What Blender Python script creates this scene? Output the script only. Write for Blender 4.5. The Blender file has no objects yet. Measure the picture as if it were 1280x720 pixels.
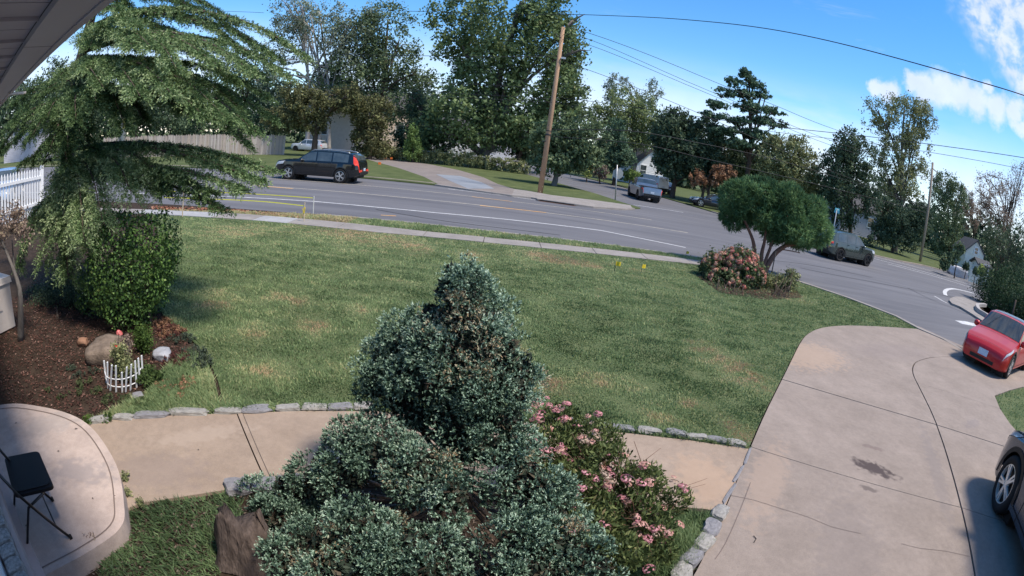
import bpy, math, random
import numpy as np
from mathutils import Vector, Matrix, noise as mnoise

# ------------------------------------------------------------------ camera, world, sun, exposure
C = bpy.context.scene
COL = C.collection
F_MM, PITCH, ROLL, CAM_H = 17.973, 0.27288, 0.129396, 2.6311
cd = bpy.data.cameras.new('camera'); cam = bpy.data.objects.new('camera', cd); COL.objects.link(cam)
cd.type = 'PANO'; cd.panorama_type = 'FISHEYE_EQUISOLID'; cd.fisheye_lens = F_MM; cd.fisheye_fov = math.radians(178)
cd.sensor_width = 36.0; cd.sensor_fit = 'HORIZONTAL'; cd.clip_start = 0.02; cd.clip_end = 2000
cam.matrix_world = Matrix.Translation((0, 0, CAM_H)) @ Matrix.Rotation(math.pi/2 - PITCH, 4, 'X') @ Matrix.Rotation(ROLL, 4, 'Z')
C.camera = cam

SUN_EL, SUN_AZ = 60.0, 112.0          # degrees; azimuth clockwise from the camera's forward (+Y)
SUN_DIR = Vector((math.sin(math.radians(SUN_AZ))*math.cos(math.radians(SUN_EL)), math.cos(math.radians(SUN_AZ))*math.cos(math.radians(SUN_EL)), math.sin(math.radians(SUN_EL))))
sl = bpy.data.lights.new('sun', 'SUN'); sun = bpy.data.objects.new('sun', sl); COL.objects.link(sun)
sl.energy = 2.25; sl.angle = math.radians(10); sl.color = (1.0, 0.90, 0.77)
sun.rotation_euler = SUN_DIR.to_track_quat('Z', 'Y').to_euler()
C.view_settings.view_transform = 'Standard'; C.view_settings.look = 'None'; C.view_settings.exposure = 1.25; C.view_settings.gamma = 1.0
C.cycles.max_bounces = 6; C.cycles.diffuse_bounces = 3; C.cycles.glossy_bounces = 3; C.cycles.transmission_bounces = 4; C.cycles.transparent_max_bounces = 6
C.cycles.use_denoising = True

# ------------------------------------------------------------------ view rays: turn a spot seen in the survey picture into a place on the ground
def RAY(u, v):
    x = (u-640)/1280*36; y = -(v-360)/1280*36
    r = math.hypot(x, y)+1e-9; th = 2*math.asin(min(1, r/(2*F_MM)))
    cx = math.sin(th)*x/r; cy = math.sin(th)*y/r; cz = math.cos(th)
    c, s = math.cos(ROLL), math.sin(ROLL)
    X = c*cx - s*cy; Y = s*cx + c*cy
    cp, sp = math.cos(PITCH), math.sin(PITCH)
    return Vector((X, cz*cp+Y*sp, Y*cp-cz*sp))
def P(u, v, z=0.0):
    d = RAY(u, v); t = (z-CAM_H)/d.z
    return Vector((d.x*t, d.y*t, z))
def AT(u, v, Y):
    d = RAY(u, v); t = Y/d.y
    return Vector((d.x*t, Y, CAM_H+d.z*t))
def AD(u, v, dist):
    d = RAY(u, v); t = dist/math.hypot(d.x, d.y)
    return Vector((d.x*t, d.y*t, CAM_H+d.z*t))
def PX(p):
    """size in metres of one survey pixel at point p"""
    return (Vector(p)-Vector((0, 0, CAM_H))).length/639.0

ROADZ = -0.08
rnd = random.Random(7)
R = math.radians

# ------------------------------------------------------------------ world
def build_world():
    w = bpy.data.worlds.new('World'); C.world = w; w.use_nodes = True
    nt = w.node_tree; N = nt.nodes; L = nt.links; N.clear()
    out = N.new('ShaderNodeOutputWorld'); bg = N.new('ShaderNodeBackground'); bg.inputs['Strength'].default_value = 0.125
    L.new(bg.outputs[0], out.inputs[0])
    sky = N.new('ShaderNodeTexSky'); sky.sky_type = 'NISHITA'; sky.sun_disc = False
    sky.sun_elevation = R(SUN_EL); sky.sun_rotation = R(SUN_AZ); sky.air_density = 1.0; sky.dust_density = 0.0; sky.ozone_density = 1.8; sky.altitude = 100
    hs = N.new('ShaderNodeHueSaturation'); hs.inputs['Saturation'].default_value = 1.34; hs.inputs['Value'].default_value = 0.76
    L.new(sky.outputs[0], hs.inputs['Color'])
    tc = N.new('ShaderNodeTexCoord')
    def math_(op, a, b=None, clamp=False):
        n = N.new('ShaderNodeMath'); n.operation = op; n.use_clamp = clamp
        for i, x in enumerate((a, b)):
            if x is None: continue
            if isinstance(x, (int, float)): n.inputs[i].default_value = x
            else: L.new(x, n.inputs[i])
        return n.outputs[0]
    def ramp(x, a, b):
        n = N.new('ShaderNodeMapRange'); n.interpolation_type = 'SMOOTHSTEP'
        L.new(x, n.inputs[0]); n.inputs[1].default_value = a; n.inputs[2].default_value = b
        return n.outputs[0]
    def vmath(op, a, b):
        n = N.new('ShaderNodeVectorMath'); n.operation = op
        for i, x in enumerate((a, b)):
            if isinstance(x, (tuple, Vector)): n.inputs[i].default_value = tuple(x)
            else: L.new(x, n.inputs[i])
        return n
    d = tc.outputs['Generated']
    sep = N.new('ShaderNodeSeparateXYZ'); L.new(d, sep.inputs[0])
    zc = math_('MAXIMUM', sep.outputs[2], 0.03)
    comb = N.new('ShaderNodeCombineXYZ')
    L.new(math_('DIVIDE', sep.outputs[0], zc), comb.inputs[0]); L.new(math_('DIVIDE', sep.outputs[1], zc), comb.inputs[1])
    def noise(vec, scale, detail, rough, dist=0.0):
        n = N.new('ShaderNodeTexNoise'); n.inputs['Scale'].default_value = scale; n.inputs['Detail'].default_value = detail
        n.inputs['Roughness'].default_value = rough; n.inputs['Distortion'].default_value = dist
        L.new(vec, n.inputs['Vector']); return n.outputs[0]
    def nearmask(u, v, cos_in, cos_out):
        dp = vmath('DOT_PRODUCT', d, RAY(u, v).normalized()).outputs['Value']
        return ramp(dp, cos_out, cos_in)
    # mottled high cloud sheet, upper right; added span past the frame whitens sky fill
    stretch = vmath('MULTIPLY', comb.outputs[0], (1.0, 1.0, 1.0)).outputs[0]
    dn = vmath('ADD', d, vmath('MULTIPLY', d, (0, 0, 0)).outputs[0]).outputs[0]
    edge = noise(dn, 7.0, 4, 0.6)
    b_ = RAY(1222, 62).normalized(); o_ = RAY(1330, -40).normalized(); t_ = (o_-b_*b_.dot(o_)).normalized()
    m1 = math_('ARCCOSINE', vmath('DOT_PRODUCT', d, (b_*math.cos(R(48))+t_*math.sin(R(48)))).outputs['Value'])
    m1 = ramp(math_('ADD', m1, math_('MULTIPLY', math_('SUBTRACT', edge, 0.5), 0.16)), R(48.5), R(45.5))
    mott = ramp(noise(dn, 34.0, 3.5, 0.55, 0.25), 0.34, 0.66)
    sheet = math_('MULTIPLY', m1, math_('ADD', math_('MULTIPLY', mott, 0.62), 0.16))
    # small cumulus
    cum = 0
    bil = noise(dn, 16.0, 6, 0.55); puff = noise(dn, 34.0, 5, 0.55)
    for (u, v, r) in ((1158, 110, 24), (1178, 110, 26), (1200, 119, 26), (1222, 128, 26), (1246, 136, 24), (1266, 140, 20), (1236, 108, 12), (1110, 116, 20), (1096, 112, 13), (1282, 162, 15), (1140, 104, 14)):
        an = math_('ARCCOSINE', vmath('DOT_PRODUCT', d, RAY(u, v).normalized()).outputs['Value'])
        an = math_('ADD', an, math_('MULTIPLY', math_('SUBTRACT', puff, 0.5), 0.055))
        m = ramp(an, r/560.0, r/560.0*.35)
        cum = m if isinstance(cum, int) else math_('MAXIMUM', cum, m)
    cum = math_('MULTIPLY', cum, 0.72)
    # low soft bank near the horizon and thin streaks
    low = math_('MULTIPLY', ramp(sep.outputs[2], 0.25, 0.08), ramp(noise(vmath('MULTIPLY', d, (1, 1, 4.0)).outputs[0], 4.2, 4, 0.5), 0.27, 0.52))
    low = math_('MULTIPLY', low, 0.66)
    wisp = math_('MULTIPLY', ramp(noise(vmath('MULTIPLY', d, (1.0, 2.0, 9.0)).outputs[0], 3.0, 5, 0.6, 0.4), 0.62, 0.85), 0.4)
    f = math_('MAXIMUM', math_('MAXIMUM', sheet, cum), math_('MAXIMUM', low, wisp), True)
    shade = N.new('ShaderNodeMix'); shade.data_type = 'RGBA'
    L.new(bil, shade.inputs[0]); shade.inputs[6].default_value = (2.7, 2.8, 3.4, 1); shade.inputs[7].default_value = (3.9, 4.0, 4.5, 1)
    mix = N.new('ShaderNodeMix'); mix.data_type = 'RGBA'
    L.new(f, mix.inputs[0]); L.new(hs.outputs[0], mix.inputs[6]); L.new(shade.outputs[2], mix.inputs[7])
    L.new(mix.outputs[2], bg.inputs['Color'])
build_world()

# ------------------------------------------------------------------ materials
_M = {}
def pm(name, c1, c2=None, scale=6.0, rough=0.8, bump=0.0, bscale=None, metal=0.0, spec=0.4, detail=5, c3=None, coat=0.0, stretch=None, lo=0.35, hi=0.65):
    """principled material with a two or three colour noise in object space"""
    if name in _M: return _M[name]
    m = bpy.data.materials.new(name); m.use_nodes = True
    nt = m.node_tree; N = nt.nodes; L = nt.links; b = N['Principled BSDF']
    b.inputs['Roughness'].default_value = rough; b.inputs['Metallic'].default_value = metal
    b.inputs['Specular IOR Level'].default_value = spec; b.inputs['Coat Weight'].default_value = coat
    tc = N.new('ShaderNodeTexCoord'); vec = tc.outputs['Object']
    if stretch:
        mp = N.new('ShaderNodeMapping'); mp.inputs['Scale'].default_value = stretch; L.new(vec, mp.inputs[0]); vec = mp.outputs[0]
    if c2 is None:
        b.inputs['Base Color'].default_value = (*c1, 1)
    else:
        n = N.new('ShaderNodeTexNoise'); n.inputs['Scale'].default_value = scale; n.inputs['Detail'].default_value = detail; n.inputs['Roughness'].default_value = 0.65
        L.new(vec, n.inputs['Vector'])
        r = N.new('ShaderNodeValToRGB'); L.new(n.outputs[0], r.inputs[0])
        r.color_ramp.elements[0].position = lo; r.color_ramp.elements[0].color = (*c1, 1)
        r.color_ramp.elements[1].position = hi; r.color_ramp.elements[1].color = (*c2, 1)
        if c3:
            e = r.color_ramp.elements.new(min(0.98, hi+0.12)); e.color = (*c3, 1)
        L.new(r.outputs[0], b.inputs['Base Color'])
    if bump:
        n2 = N.new('ShaderNodeTexNoise'); n2.inputs['Scale'].default_value = bscale or scale*6; n2.inputs['Detail'].default_value = 6; L.new(vec, n2.inputs['Vector'])
        bp = N.new('ShaderNodeBump'); bp.inputs['Strength'].default_value = bump; bp.inputs['Distance'].default_value = 0.02
        L.new(n2.outputs[0], bp.inputs['Height']); L.new(bp.outputs[0], b.inputs['Normal'])
    _M[name] = m
    return m
def leafmat(name, stops, trans=0.25, rough=0.6, spec=0.15):
    """leaf material: colour by the face attribute 'tint'"""
    if name in _M: return _M[name]
    m = bpy.data.materials.new(name); m.use_nodes = True
    nt = m.node_tree; N = nt.nodes; L = nt.links; b = N['Principled BSDF']; out = N['Material Output']
    a = N.new('ShaderNodeAttribute'); a.attribute_name = 'tint'
    r = N.new('ShaderNodeValToRGB'); L.new(a.outputs['Fac'], r.inputs[0])
    el = r.color_ramp.elements
    while len(el) < len(stops): el.new(0.5)
    for e, (p, c) in zip(el, sorted(stops)): e.position = p; e.color = (*c, 1)
    L.new(r.outputs[0], b.inputs['Base Color']); b.inputs['Roughness'].default_value = rough; b.inputs['Specular IOR Level'].default_value = spec
    if trans:
        t = N.new('ShaderNodeBsdfTranslucent'); L.new(r.outputs[0], t.inputs[0])
        mx = N.new('ShaderNodeMixShader'); mx.inputs[0].default_value = trans
        L.new(b.outputs[0], mx.inputs[1]); L.new(t.outputs[0], mx.inputs[2]); L.new(mx.outputs[0], out.inputs[0])
    _M[name] = m
    return m

# ------------------------------------------------------------------ mesh helpers
def link(name, me, mat, parent=None):
    o = bpy.data.objects.new(name, me); COL.objects.link(o)
    if mat is not None and not me.materials:
        for q in (mat if isinstance(mat, (list, tuple)) else [mat]): me.materials.append(q)
    if parent is not None: o.parent = parent
    return o
def tag(o, label=None, cat=None, group=None, kind=None):
    if label: o['label'] = label
    if cat: o['category'] = cat
    if group: o['group'] = group
    if kind: o['kind'] = kind
    return o
def thing(name, label, cat, loc=(0, 0, 0), rz=0.0, group=None, tilt=None):
    o = bpy.data.objects.new(name, None); COL.objects.link(o); o.empty_display_size = 0.1
    o.location = loc; o.rotation_euler = (0, 0, rz) if tilt is None else (tilt[0], tilt[1], rz)
    return tag(o, label, cat, group)

class MB:
    def __init__(s): s.v = []; s.f = []; s.mi = []; s.smooth = []
    def add(s, vs, fs, mi=0, smooth=False):
        o = len(s.v); s.v += [tuple(q) for q in vs]
        for f in fs: s.f.append(tuple(i+o for i in f)); s.mi.append(mi); s.smooth.append(smooth)
        return s
    def box(s, c, size, rot=None, mi=0, taper=1.0):
        x, y, z = (q/2 for q in size); vs = []
        for (i, j, k) in ((-1,-1,-1),(1,-1,-1),(1,1,-1),(-1,1,-1),(-1,-1,1),(1,-1,1),(1,1,1),(-1,1,1)):
            t = taper if k > 0 else 1.0
            p = Vector((i*x*t, j*y*t, k*z))
            if rot is not None: p = rot @ p
            vs.append(p+Vector(c))
        return s.add(vs, ((0,3,2,1),(4,5,6,7),(0,1,5,4),(1,2,6,5),(2,3,7,6),(3,0,4,7)), mi)
    def bar(s, a, b, w, h, mi=0):
        a = Vector(a); b = Vector(b); d = b-a
        q = d.to_track_quat('X', 'Z').to_matrix()
        return s.box((a+b)/2, (d.length, w, h), q, mi)
    def tube(s, pts, rad, n=8, mi=0, cap=True, smooth=True):
        pts = [Vector(p) for p in pts]
        if not isinstance(rad, (list, tuple)): rad = [rad]*len(pts)
        o = []; ref = Vector((0, 0, 1)); up = None
        for i, p in enumerate(pts):
            t = (pts[min(i+1, len(pts)-1)]-pts[max(i-1, 0)]).normalized()
            if up is None:
                up = t.cross(Vector((1, 0, 0)) if abs(t.x) < .8 else Vector((0, 1, 0))).normalized()
            else: up = (up - t*up.dot(t)).normalized()
            w = t.cross(up)
            o += [p+(up*math.cos(2*math.pi*k/n)+w*math.sin(2*math.pi*k/n))*rad[i] for k in range(n)]
        fs = []
        for i in range(len(pts)-1):
            for k in range(n):
                fs.append((i*n+k, i*n+(k+1) % n, (i+1)*n+(k+1) % n, (i+1)*n+k))
        s.add(o, fs, mi, smooth)
        if cap:
            b = len(s.v)-len(o)
            s.f.append(tuple(b+k for k in reversed(range(n)))); s.mi.append(mi); s.smooth.append(False)
            s.f.append(tuple(b+(len(pts)-1)*n+k for k in range(n))); s.mi.append(mi); s.smooth.append(False)
        return s
    def lathe(s, prof, c, n=24, axis='z', mi=0, smooth=True, close=False):
        vs = []; c = Vector(c)
        for r, h in prof:
            for k in range(n):
                a = 2*math.pi*k/n; x, y = r*math.cos(a), r*math.sin(a)
                vs.append(c+(Vector((x, y, h)) if axis == 'z' else Vector((x, h, y)) if axis == 'y' else Vector((h, x, y))))
        fs = []
        for i in range(len(prof)-1):
            for k in range(n): fs.append((i*n+k, i*n+(k+1) % n, (i+1)*n+(k+1) % n, (i+1)*n+k))
        if close:
            i = len(prof)-1
            for k in range(n): fs.append((i*n+k, i*n+(k+1) % n, (k+1) % n, k))
        return s.add(vs, fs, mi, smooth)
    def prism(s, poly, z0, z1, mi=0):
        n = len(poly)
        a = sum(poly[i][0]*poly[(i+1) % n][1]-poly[(i+1) % n][0]*poly[i][1] for i in range(n))
        if a < 0: poly = poly[::-1]
        vs = [(p[0], p[1], z0) for p in poly]+[(p[0], p[1], z1) for p in poly]
        fs = [tuple(range(n, 2*n)), tuple(reversed(range(n)))]
        for i in range(n): fs.append((i, (i+1) % n, n+(i+1) % n, n+i))
        return s.add(vs, fs, mi)
    def sheet(s, poly, z, mi=0):
        n = len(poly)
        a = sum(poly[i][0]*poly[(i+1) % n][1]-poly[(i+1) % n][0]*poly[i][1] for i in range(n))
        if a < 0: poly = poly[::-1]
        return s.add([(p[0], p[1], z) for p in poly], [tuple(range(n))], mi)
    def strip(s, pts, w, z, mi=0, closed=False, thick=0.0):
        """flat band along a polyline"""
        pts = [Vector((p[0], p[1], 0)) for p in pts]; l, r = [], []
        for i, p in enumerate(pts):
            t = (pts[min(i+1, len(pts)-1)]-pts[max(i-1, 0)]).normalized(); nn = Vector((-t.y, t.x, 0))
            l.append(p+nn*w/2); r.append(p-nn*w/2)
        if thick:
            for i in range(len(pts)-1):
                s.prism([r[i], r[i+1], l[i+1], l[i]], z-thick, z, mi)
            return s
        vs = [(*q.xy, z) for q in l]+[(*q.xy, z) for q in r]; n = len(pts)
        return s.add(vs, [(n+i, n+i+1, i+1, i) for i in range(n-1)], mi)
    def mesh(s, name, off=(0, 0, 0), sharp=None):
        me = bpy.data.meshes.new(name); ox, oy, oz = off
        me.from_pydata([(x-ox, y-oy, z-oz) for x, y, z in s.v], [], s.f)
        me.polygons.foreach_set('material_index', s.mi); me.polygons.foreach_set('use_smooth', s.smooth)
        if sharp: me.set_sharp_from_angle(angle=R(sharp))
        me.update(); return me
    def build(s, name, mat, parent=None, world=False, sharp=None):
        off = (0, 0, 0)
        if world and parent is not None:
            p = parent; off = Vector((0, 0, 0))
            while p is not None: off = off+Vector(p.location); p = p.parent
        return link(name, s.mesh(name, off, sharp), mat, parent)

def np_mesh(name, V, tint=None):
    """V: (N,k,3) array of separate k-gons"""
    N, k, _ = V.shape
    me = bpy.data.meshes.new(name)
    me.vertices.add(N*k); me.vertices.foreach_set('co', V.reshape(-1).astype(np.float32))
    me.loops.add(N*k); me.loops.foreach_set('vertex_index', np.arange(N*k, dtype=np.int32))
    me.polygons.add(N); me.polygons.foreach_set('loop_start', np.arange(0, N*k, k, dtype=np.int32))
    if tint is not None:
        a = me.attributes.new('tint', 'FLOAT', 'FACE'); a.data.foreach_set('value', np.clip(tint, 0, 1).astype(np.float32))
    me.update(calc_edges=True); return me
def nrm(a): return a/np.maximum(1e-9, np.linalg.norm(a, axis=-1, keepdims=True))
def leaves(C0, axis, nor, ln, wd):
    """rhombic leaves: centres, long axis, normals -> (N,4,3)"""
    axis = nrm(axis); b = nrm(np.cross(nor, axis))
    ln = np.broadcast_to(np.asarray(ln, float), (len(C0),))[:, None]; wd = np.broadcast_to(np.asarray(wd, float), (len(C0),))[:, None]
    n = nrm(np.cross(axis, b))
    return np.stack([C0-axis*ln/2, C0+b*wd/2-n*ln*.06, C0+axis*ln/2, C0-b*wd/2-n*ln*.06], 1)
def pnoise(x, y, s, seed=0):
    """cheap smooth noise 0..1 from a few crossed waves"""
    g = np.random.default_rng(seed); o = np.zeros_like(x)
    for k in range(7):
        a = g.uniform(0, 6.28); f = s*g.uniform(.6, 1.7); o += np.sin((x*np.cos(a)+y*np.sin(a))*f+g.uniform(0, 6.28)+1.3*np.sin((x*np.sin(a)-y*np.cos(a))*f*.7+k))
    return .5+o/7*.75
def inpoly(x, y, poly):
    r = np.zeros(len(x), bool); n = len(poly); j = n-1
    for i in range(n):
        xi, yi = poly[i][0], poly[i][1]; xj, yj = poly[j][0], poly[j][1]
        c = ((yi > y) != (yj > y)) & (x < (xj-xi)*(y-yi)/(yj-yi+1e-12)+xi); r ^= c; j = i
    return r
def clip(poly, p, n):
    """part of polygon with (q-p).n >= 0"""
    o = []; m = len(poly); p = Vector((p[0], p[1])); n = Vector((n[0], n[1]))
    for i in range(m):
        a = Vector((poly[i][0], poly[i][1])); b = Vector((poly[(i+1) % m][0], poly[(i+1) % m][1]))
        da, db = (a-p).dot(n), (b-p).dot(n)
        if da >= 0: o.append(a)
        if (da >= 0) != (db >= 0): o.append(a+(b-a)*(da/(da-db)))
    return o
def split_polys(polys, a, b, gap=0.008):
    a = Vector((a[0], a[1])); b = Vector((b[0], b[1])); d = (b-a).normalized(); n = Vector((-d.y, d.x)); out = []
    for q in polys:
        for sgn in (1, -1):
            c = clip(q, a+n*sgn*gap, n*sgn)
            if len(c) >= 3: out.append(c)
    return out
def smooth_line(pts, k=4):
    """Catmull-Rom through points"""
    p = [Vector(q) for q in pts]; o = []
    for i in range(len(p)-1):
        a, b, c, d = p[max(i-1, 0)], p[i], p[i+1], p[min(i+2, len(p)-1)]
        for j in range(k):
            t = j/k
            o.append(0.5*((2*b)+(c-a)*t+(2*a-5*b+4*c-d)*t*t+(3*b-a-3*c+d)*t**3))
    o.append(p[-1]); return o

# ================================================================== the ground
asphalt = pm('asphalt', (.092, .092, .104), (.158, .156, .168), scale=1.1, rough=.85, bump=.3, bscale=60, c3=(.185, .183, .192), detail=10, stretch=(.10, 1, 1), lo=.30, hi=.70)
asphalt_old = pm('asphalt_patch', (.055, .06, .066), (.085, .09, .098), scale=1.2, rough=.9, bump=.2, bscale=60)
paint_w = pm('road_paint_white', (.62, .62, .62), (.42, .42, .43), scale=5, rough=.7)
paint_y = pm('road_paint_yellow', (.62, .30, .07), (.50, .36, .20), scale=2.0, rough=.7)
paint_yd = pm('road_paint_worn', (.52, .46, .36), (.34, .32, .28), scale=1.5, rough=.7)
def concrete(name, a, b, c, sc=.9, k=.74):
    f = lambda q: tuple(x*k for x in q)
    m = pm(name, f(a), f(b), scale=sc, rough=.88, bump=.18, bscale=110, c3=f(c), detail=10, spec=.25)
    nt = m.node_tree; N = nt.nodes; L = nt.links; bs = N['Principled BSDF']; src = bs.inputs['Base Color'].links[0].from_socket
    tc = N.new('ShaderNodeTexCoord'); cur = src
    for sc_, lo_, hi_, a_, b_ in ((140, .35, .62, .86, 1.06), (14, .30, .66, .90, 1.05), (2.6, .25, .75, .86, 1.10)):
        n = N.new('ShaderNodeTexNoise'); n.inputs['Scale'].default_value = sc_; n.inputs['Detail'].default_value = 5; n.inputs['Roughness'].default_value = .7; L.new(tc.outputs['Object'], n.inputs['Vector'])
        mr = N.new('ShaderNodeMapRange'); L.new(n.outputs[0], mr.inputs[0]); mr.inputs[1].default_value = lo_; mr.inputs[2].default_value = hi_; mr.inputs[3].default_value = a_; mr.inputs[4].default_value = b_
        mx = N.new('ShaderNodeVectorMath'); mx.operation = 'SCALE'; L.new(cur, mx.inputs[0]); L.new(mr.outputs[0], mx.inputs['Scale']); cur = mx.outputs[0]
    L.new(cur, bs.inputs['Base Color']); return m
conc_drive = concrete('driveway_concrete', (.34, .28, .24), (.405, .335, .29), (.455, .365, .30))
conc_walk = concrete('walkway_concrete', (.41, .315, .245), (.475, .37, .29), (.44, .35, .285), 1.6)
conc_side = concrete('sidewalk_concrete', (.33, .30, .28), (.42, .385, .36), (.36, .31, .285), 1.2)
conc_pale = concrete('pale_concrete', (.44, .44, .45), (.52, .52, .53), (.46, .46, .46), 1.2)
conc_porch = concrete('porch_concrete', (.40, .32, .285), (.52, .42, .37), (.60, .50, .44), 2.2, k=1.0)
grassmat_far = pm('grass_far', (.062, .085, .034), (.112, .132, .056), scale=.9, rough=.95, bump=.6, bscale=14, c3=(.19, .18, .085), detail=10, spec=.1)
soil = pm('soil', (.030, .022, .016), (.060, .042, .032), scale=5, rough=.95, bump=.7, bscale=40, spec=.1)
lawn_base = pm('lawn_soil', (.075, .105, .048), (.12, .14, .068), scale=2.2, rough=.95, bump=.6, bscale=30, spec=.1, c3=(.17, .14, .09))

def add_stain_or_patch(mat, px, py, ang, rx, ry, col, strength=.75, seed=0.0):
    """dark spills and toned patches, each with a ragged shape, on concrete"""
    nt = mat.node_tree; N = nt.nodes; L = nt.links; b = N['Principled BSDF']; src = b.inputs['Base Color'].links[0].from_socket
    tc = N.new('ShaderNodeTexCoord'); mp = N.new('ShaderNodeMapping'); mp.vector_type = 'TEXTURE'
    mp.inputs['Location'].default_value = (px, py, 0); mp.inputs['Rotation'].default_value = (0, 0, ang); mp.inputs['Scale'].default_value = (rx, ry, 1)
    L.new(tc.outputs['Object'], mp.inputs[0])
    ln = N.new('ShaderNodeVectorMath'); ln.operation = 'LENGTH'; sp = N.new('ShaderNodeVectorMath'); sp.operation = 'MULTIPLY'; sp.inputs[1].default_value = (1, 1, 0)
    L.new(mp.outputs[0], sp.inputs[0]); L.new(sp.outputs[0], ln.inputs[0])
    n = N.new('ShaderNodeTexNoise'); n.inputs['Scale'].default_value = 11; n.inputs['Detail'].default_value = 6; L.new(tc.outputs['Object'], n.inputs['Vector'])
    ad = N.new('ShaderNodeMath'); ad.operation = 'MULTIPLY_ADD'; L.new(n.outputs[0], ad.inputs[0]); ad.inputs[1].default_value = 2.4; ad.inputs[2].default_value = -1.2
    su = N.new('ShaderNodeMath'); su.operation = 'ADD'; L.new(ad.outputs[0], su.inputs[0]); L.new(ln.outputs['Value'], su.inputs[1])
    mr = N.new('ShaderNodeMapRange'); mr.interpolation_type = 'SMOOTHSTEP'; L.new(su.outputs[0], mr.inputs[0]); mr.inputs[1].default_value = 1.35; mr.inputs[2].default_value = .60; mr.inputs[4].default_value = strength
    mx = N.new('ShaderNodeMix'); mx.data_type = 'RGBA'; L.new(mr.outputs[0], mx.inputs[0]); L.new(src, mx.inputs[6]); mx.inputs[7].default_value = (*col, 1)
    L.new(mx.outputs[2], b.inputs['Base Color'])
q = P(1092, 586); q2 = P(1128, 606)
add_stain_or_patch(conc_drive, q.x, q.y, R(-40), .30, .13, (.06, .045, .045), .92)
add_stain_or_patch(conc_drive, P(1085, 612).x, P(1085, 612).y, R(-30), .10, .05, (.10, .08, .075), .7)
add_stain_or_patch(conc_drive, P(1090, 560).x, P(1090, 560).y, R(-30), .16, .05, (.16, .12, .11), .6)
add_stain_or_patch(conc_drive, P(1215, 530).x, P(1215, 530).y, R(20), .35, .12, (.2, .17, .165), .5)
add_stain_or_patch(conc_drive, P(1010, 445).x, P(1010, 445).y, R(20), 1.0, .6, (.42, .30, .215), .5)  # broad tan patch with a ragged edge on the upper driveway
add_stain_or_patch(conc_drive, P(1060, 690).x, P(1060, 690).y, R(60), .9, .35, (.20, .17, .16), .35)
add_stain_or_patch(conc_drive, P(1120, 440).x, P(1120, 440).y, R(10), 1.6, .5, (.23, .19, .18), .35)
add_stain_or_patch(conc_drive, P(1170, 590).x, P(1170, 590).y, R(57), 1.3, .12, (.19, .165, .16), .4)
add_stain_or_patch(conc_drive, P(960, 600).x, P(960, 600).y, R(57), .8, .2, (.36, .27, .21), .5)
add_stain_or_patch(conc_walk, P(190, 590).x, P(190, 590).y, R(30), .5, .25, (.24, .19, .17), .45)
add_stain_or_patch(conc_walk, P(250, 545).x, P(250, 545).y, R(40), .5, .12, (.40, .32, .26), .5)
add_stain_or_patch(conc_walk, P(880, 600).x, P(880, 600).y, R(0), .3, .4, (.42, .29, .20), .5)
add_stain_or_patch(conc_porch, P(100, 590, .15).x, P(100, 590, .15).y, R(20), .3, .16, (.26, .23, .23), .6)
add_stain_or_patch(conc_porch, P(60, 530, .15).x, P(60, 530, .15).y, R(50), .35, .2, (.30, .27, .26), .5)

g = MB().sheet([(-500, -300), (500, -300), (500, 600), (-500, 600)], -0.13)
ground = tag(g.build('ground', grassmat_far), kind='structure')
rd = MB().sheet([(-120, 10), (8, 10), (8, -4), (70, -4), (120, 8), (120, 60), (12, 60), (6, 110), (-14, 110), (-6, 60), (-120, 60)], ROADZ)
road = tag(rd.build('road', asphalt), kind='structure')

def lineP(pts, z=ROADZ): return [P(u, v, z) for u, v in pts]
def extend(pts, a=0, b=0):
    pts = [Vector(p) for p in pts]
    if a: pts = [pts[0]+(pts[0]-pts[1]).normalized()*a]+pts
    if b: pts = pts+[pts[-1]+(pts[-1]-pts[-2]).normalized()*b]
    return pts
Z1 = ROADZ+.004
# road markings are parts of the road
near_white = lineP([(320, 247.5), (392, 251.8), (470, 259), (545, 266), (640, 275), (750, 288), (857, 309.5)])
MB().strip(extend(near_white, 40), .13, Z1).build('lane_line', paint_w, road)
centre = lineP([(320, 232), (495, 246), (640, 261), (750, 274.5), (860, 291)])
MB().strip(extend(centre, 40), .11, Z1).build('lane_line', paint_yd, road)
c0, c1 = P(600, 257, ROADZ), P(683, 266, ROADZ)
MB().strip([c0, c1], .17, Z1+.004).build('lane_line', paint_y, road)
c0, c1 = P(322, 232.3, ROADZ), P(366, 236, ROADZ)
MB().strip([c0, c1], .17, Z1+.004).build('lane_line', paint_y, road)
far_line = lineP([(457, 232), (550, 241), (640, 252), (740, 264), (815, 275)])
MB().strip(extend(far_line, 40), .10, Z1).build('lane_line', paint_yd, road)
MB().strip(lineP([(590, 246), (640, 252)]), .14, Z1+.004).build('lane_line', paint_y, road)
MB().strip(lineP([(560, 236), (640, 246), (700, 254)]), .10, Z1).build('lane_line', paint_w, road)
MB().strip(lineP([(792, 256), (854, 265.5)]), .16, Z1).build('stop_line', paint_w, road)
for pts, mt in (([(1086, 319), (1150, 335), (1222, 354)], paint_yd), ([(1086, 321.5), (1150, 338.5), (1222, 358.5)], paint_w), ([(1110, 330), (1160, 343), (1222, 362)], paint_w)):
    MB().strip(extend(lineP(pts), 0, 15), .14, Z1).build('lane_line', mt, road)
isl_line = smooth_line(lineP([(1182, 369), (1181, 365), (1184, 362), (1192, 361), (1205, 363.5), (1222, 368)]), 4)
MB().strip(extend(isl_line, 0, 12), .28, Z1).build('island_line', paint_w, road)
arrow = lineP([(1193.5, 400.5), (1206, 401.5), (1234, 408), (1233, 410.5), (1203, 405)])
MB().sheet(arrow, Z1).build('direction_arrow', paint_w, road)
MB().strip(lineP([(1168, 370), (1178, 376), (1184, 379)]), .12, Z1).build('worn_marking', paint_w, road)
MB().strip(lineP([(476, 269), (495, 270)]), .10, Z1).build('survey_mark', paint_y, road)
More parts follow.
